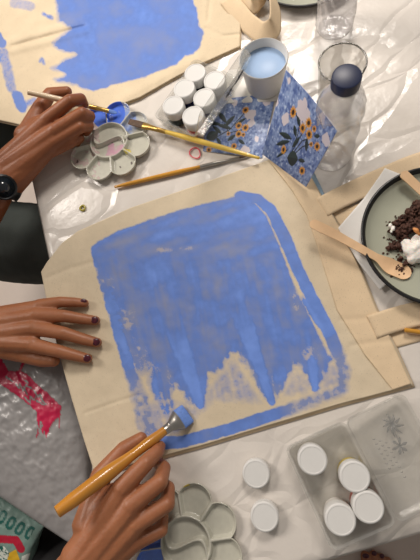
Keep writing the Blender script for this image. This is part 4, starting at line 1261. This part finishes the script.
# ---- the painter behind: right hand with a watch, holding the thin brush
AH = []
for f in ([(48, 119, .046, .0108), (70, 101, .052, .0092), (81, 99, .042, .0080), (84, 104, .032, .0068)],
          [(55, 131, .044, .0108), (82, 113.5, .044, .0092), (90, 116, .030, .0078), (88, 123, .020, .0066)],
          [(53, 143, .038, .0104), (80, 127, .037, .0088), (89, 126, .025, .0075), (86, 132, .0155, .0064)],
          [(47, 153, .031, .0094), (71, 142.5, .029, .0077), (80, 138, .020, .0066), (77, 143, .0125, .0056)],
          [(28, 134, .036, .0155), (41, 107, .036, .0115), (50, 94, .034, .0094), (67, 91.5, .030, .0075)]): AH += chain(f)
for a, b in (((0, 170, .031, .0200), (48, 120, .044, .0118)), ((3, 173, .031, .0200), (55, 132, .042, .0120)), ((8, 180, .029, .0200), (53, 143, .037, .0116)), ((11, 183, .028, .0195), (47, 152, .031, .0106)),
             ((26, 136, .036, .0165), (50, 120, .040, .0120)), ((24, 150, .033, .0180), (48, 138, .037, .0150))): AH += chain([a, b])
AWR = at(4, 178, .029); AEL = gp(-.385, -.005, .02)
AH += [(AWR, .0235, AWR.lerp(AEL, 0.5), .030), (AWR.lerp(AEL, 0.5), .030, AEL, .036)]
sr, sl, nk_, hd, pv = gp(-.60, .10, .27), gp(-.68, .46, .27), gp(-.61, .27, .33), gp(-.50, .23, .47), gp(-.76, .28, -.20)
EL2, WR2 = gp(-.56, .52, .02), gp(-.40, .44, -.06)
kn = (gp(-.12, .36, -.14), gp(-.12, .082, -.135)); ft = (gp(-.12, .36, -.75), gp(-.12, .082, -.75)); fc = (IH - IV * 0.05).normalized()
lap = limb((EL2, .034), (WR2, .023), (WR2 + IH * .05, .026), (WR2 + IH * .09, .018))
for k in range(4): lap += limb((WR2 + IH * .08 + IV * (k - 1.5) * .017, .010), (WR2 + IH * (.125 + .008 * (1.5 - abs(k - 1.5))) + IV * (k - 1.5) * .019 - up * .01, .008))
body = join_meshes('person', [union(torso(sl, sr, EL2, AEL, nk_, hd, pv, kn, ft, fc) + lap, 0.006, 4), union(AH, 0.00125, 7)])
pa = link_mesh('person', body, M['skin_a'])
tag(pa, 'person in charcoal trousers with a black wristwatch, holding the thin cream brush', 'person')
clothes(pa, sl, sr, EL2, AEL, nk_, pv, kn, ft, fc, M['black_cloth'], M['charcoal']); hair(pa, hd, fc, 0.05)
# wrist watch
wd = (AEL - AWR).normalized(); wc = at(-1, 185, .028)
ws = wd.cross(up).normalized()
if (at(14, 192, .029) - at(4, 181, .029)).dot(ws) < 0: ws = -ws
wu = ws.cross(wd).normalized()
if wu.z < 0: wu = -wu
bm = bmesh.new(); n = 48; rows = []
for i in range(n):
    a = 2 * math.pi * i / n; q = ws * math.cos(a) * .0300 + wu * math.sin(a) * .0255; e = q.normalized()
    rows.append([bm.verts.new(wc + q + e * t_ + wd * w_) for t_, w_ in ((0, -.0085), (.0022, -.0085), (.0030, 0), (.0022, .0085), (0, .0085))])
for i in range(n):
    a, b = rows[i], rows[(i + 1) % n]
    for j in range(5): bm.faces.new((a[j], a[(j + 1) % 5], b[(j + 1) % 5], b[j]))
watch = mesh_obj('wristwatch', bm, M['watch'], pa)
nv_ = (ws * 0.78 + wu * 0.63).normalized(); cc = wc + ws * .78 * .030 + wu * .63 * .0255; t1 = wd; t2 = nv_.cross(t1).normalized()
bm = bmesh.new(); lathe(bm, [(0, 0), (.0165, 0), (.0175, .002), (.0172, .0075), (.0150, .0092), (.0138, .0084), (0, .0084)], 40, rib=(2, 3, .03))
Mx = Matrix((t1, t2, nv_)).transposed().to_4x4(); Mx.translation = cc; to_local(bm, Mx)
mesh_obj('case', bm, M['watch'], watch, angle=40)
bm = bmesh.new(); lathe(bm, [(0, .0086), (.0130, .0086), (.0134, .0088), (.0, .0090)], 36); to_local(bm, Mx)
mesh_obj('dial', bm, M['watch_face'], watch)

# ---- the bare foot on the floor beyond the near edge
fp = at(379, 556, -.738); fd = (at(372, 500, -.738) - at(379, 556, -.738)).normalized(); fs_ = Vector((fd.y, -fd.x, 0))
FO = []
for k, (o_, l_, r_) in enumerate(((-.034, .0, .0125), (-.012, .004, .0095), (.006, -.002, .009), (.022, -.010, .0085), (.036, -.022, .008))):
    t_ = fp + fs_ * o_ + fd * l_; b_ = t_ - fd * .045
    b_.z = TZ - .75 + .022; t_.z = TZ - .75 + r_ + .001
    FO += limb((b_, r_ * 1.05), (t_, r_)) + limb((b_, .0115), (fp - fd * .17 + fs_ * o_ * 0.5 + up * (.035 + TZ - .75 - fp.z), .022))
hl = fp - fd * .20; hl.z = TZ - .75 + .030
an = hl + up * .06 + fd * .03; ke = hl + up * .44 + fd * .06; hp_ = ke - fd * .42 - up * .02
FO += limb((hl, .028), (an, .034), (ke, .056), (hp_, .085))
pc_ = link_mesh('person', union(FO, 0.003, 5), M['skin_b'])
tag(pc_, 'barefoot person whose toes show on the floor past the table\'s near edge', 'person')
me = union(limb((an.lerp(ke, .55), .062), (ke, .070), (hp_, .10)), 0.006, 4)
o = link_mesh('trousers', me, M['black_cloth'], pc_); rel(o, pc_)
for k, (o_, l_, r_) in enumerate(((-.034, .004, .0125), (-.012, .008, .0095), (.006, .002, .009))):
    t_ = fp + fs_ * o_ + fd * l_; t_.z = TZ - .75 + 2 * r_
    bm = bmesh.new(); bmesh.ops.create_icosphere(bm, subdivisions=2, radius=1)
    Mx = Matrix((fd * .006, fs_ * r_ * .7, up * .0018)).transposed().to_4x4(); Mx.translation = t_; to_local(bm, Mx)
    tag(mesh_obj('toenail', bm, M['nail'], pc_), 'dark red varnished toenail')

# ------------------------------------------------------------------ bags on the lap
def pouch(name, top, bot, left, right, h0, bulge, crk, pat, mat, label, cat, nu=150, nv=150, sink=0.05):
    g = coons(top, bot, left, right, nu, nv); P = []; Q = []; cols = []
    for j, r in enumerate(g):
        a, b = [], []
        for i, (x, y) in enumerate(r):
            u, v = i / (nu - 1), j / (nv - 1); e = (max(0, math.sin(math.pi * u) * math.sin(math.pi * v))) ** 0.5
            w = at(x, y, h0)
            rid = (1 - abs(fbm(w.x, w.y, 16, 3.0, 4)) * 3.2); rid2 = 1 - abs(fbm(w.x, w.y, 42, 6.0, 3)) * 3
            z = h0 + bulge * e + crk * (rid + 0.45 * rid2) * (0.35 + 0.65 * e)
            a.append(at(x, y, z)); b.append(Vector((a[-1].x, a[-1].y, TZ + h0 - sink * e - 0.0006))); cols.append(pat(x, y))
        P.append(a); Q.append(b)
    bm = shell(P, Q); bmesh.ops.recalc_face_normals(bm, faces=bm.faces[:])
    me = bpy.data.meshes.new(name); bm.to_mesh(me); bm.free(); set_pattern(me, cols + [(0, 0, 0, 0)] * (nu * nv))
    return tag(link_mesh(name, me, mat), label, cat)
M['lap_plastic'] = painted('crinkly_pale_plastic', (150, 148, 148), 60, 0.38, 0.15)
M['printed_pouch'] = painted('printed_pouch_film', (120, 146, 138), 60, 0.32, 0.4)
PINK = (*lin((196, 22, 74)), 1)
band = [(-20, 350), (0, 356), (8, 371), (19, 371), (27, 374), (38, 385), (50, 395), (62, 407), (59, 416), (52, 423), (46, 439), (44.5, 431), (43, 436), (41, 430), (36, 438), (38, 426), (36, 411), (28, 404), (15, 394), (0, 384), (-20, 374)]
script = [[(6, 377), (12, 381)], [(16, 384), (19, 388), (20, 384), (23, 391), (24, 387), (27, 394)], [(25, 380), (28, 383), (26, 386), (31, 388)], [(25, 397), (30, 403), (30, 396), (34, 400), (36, 397)], [(34, 390), (38, 397), (40, 394), (43, 402), (46, 404)], [(37, 401), (44, 405)], [(41, 422), (39, 432), (42, 425)]]
def pinkpat(x, y):
    n = 1.4 * fbm(x, y, 0.25, 2, 2)
    if any(pld((x, y), s_) < 0.75 for s_ in script): return (0, 0, 0, 0)
    if sdist((x, y), band) > n * 0.8: return PINK
    if pld((x, y), [(24, 360), (22, 366), (19, 372)]) < 1.5 + n * 0.4 or math.hypot(x - 24, y - 361) < 2.6: return PINK
    if pld((x, y), [(60, 414), (59, 428)]) < 0.7: return PINK
    return (0, 0, 0, 0)
pouch('plastic_bag', [(-70, 352), (0, 340), (50, 344), (86, 366)], [(-70, 462), (0, 497), (34, 520), (66, 541), (84, 550)], [(-70, 352), (-70, 462)], [(86, 366), (90, 420), (88, 490), (84, 550)],
      -.055, .022, .0028, pinkpat, M['lap_plastic'], 'crinkled pale grey plastic bag with a torn-looking magenta script print on the lap', 'plastic bag')
GL = (*lin((28, 92, 84)), 1)
def pouchpat(x, y):
    for k, (cx, cy) in enumerate(((-8, 512), (2, 517), (11, 523), (20, 528.5), (30, 533))):
        dx, dy = x - cx, y - cy; u = dx * 0.87 + dy * 0.5; v = -dx * 0.5 + dy * 0.87
        q = (abs(u) / 4.3) ** 2.6 + (abs(v) / 7.2) ** 2.6; q2 = (abs(u) / 1.5) ** 2.4 + (abs(v) / 4.2) ** 2.4
        if q < 1 and q2 > 1 and not (k == 4 and u > 2): return GL
    if pld((x, y), [(-20, 534), (0, 539), (16, 540), (21, 549)]) < 4: return (*lin((178, 22, 52)), 1)
    if sdist((x, y), [(-20, 548), (4, 546), (9, 553), (4, 570), (-20, 570)]) > 0: return (*lin((210, 216, 206)), 1) if fbm(x, y, 0.3, 2, 2) > -0.1 else GL
    if sdist((x, y), [(9, 553), (16, 549), (20, 560), (10, 572), (5, 570)]) > 0: return (*lin((216, 172, 40)), 1)
    if sdist((x, y), [(22, 556), (32, 552), (26, 566), (18, 575)]) > 0: return (*lin((206, 210, 204)), 1)
    return (0, 0, 0, 0)
pouch('printed_pouch', [(-60, 470), (0, 496), (24, 512), (44, 526)], [(-60, 580), (0, 590), (16, 588), (22, 580)], [(-60, 470), (-60, 580)], [(44, 526), (32, 548), (22, 580)], -.088, .012, .002, pouchpat, M['printed_pouch'],
      'shiny grey-green printed pouch with dark green letters below the plastic bag', 'pouch', 120, 120)
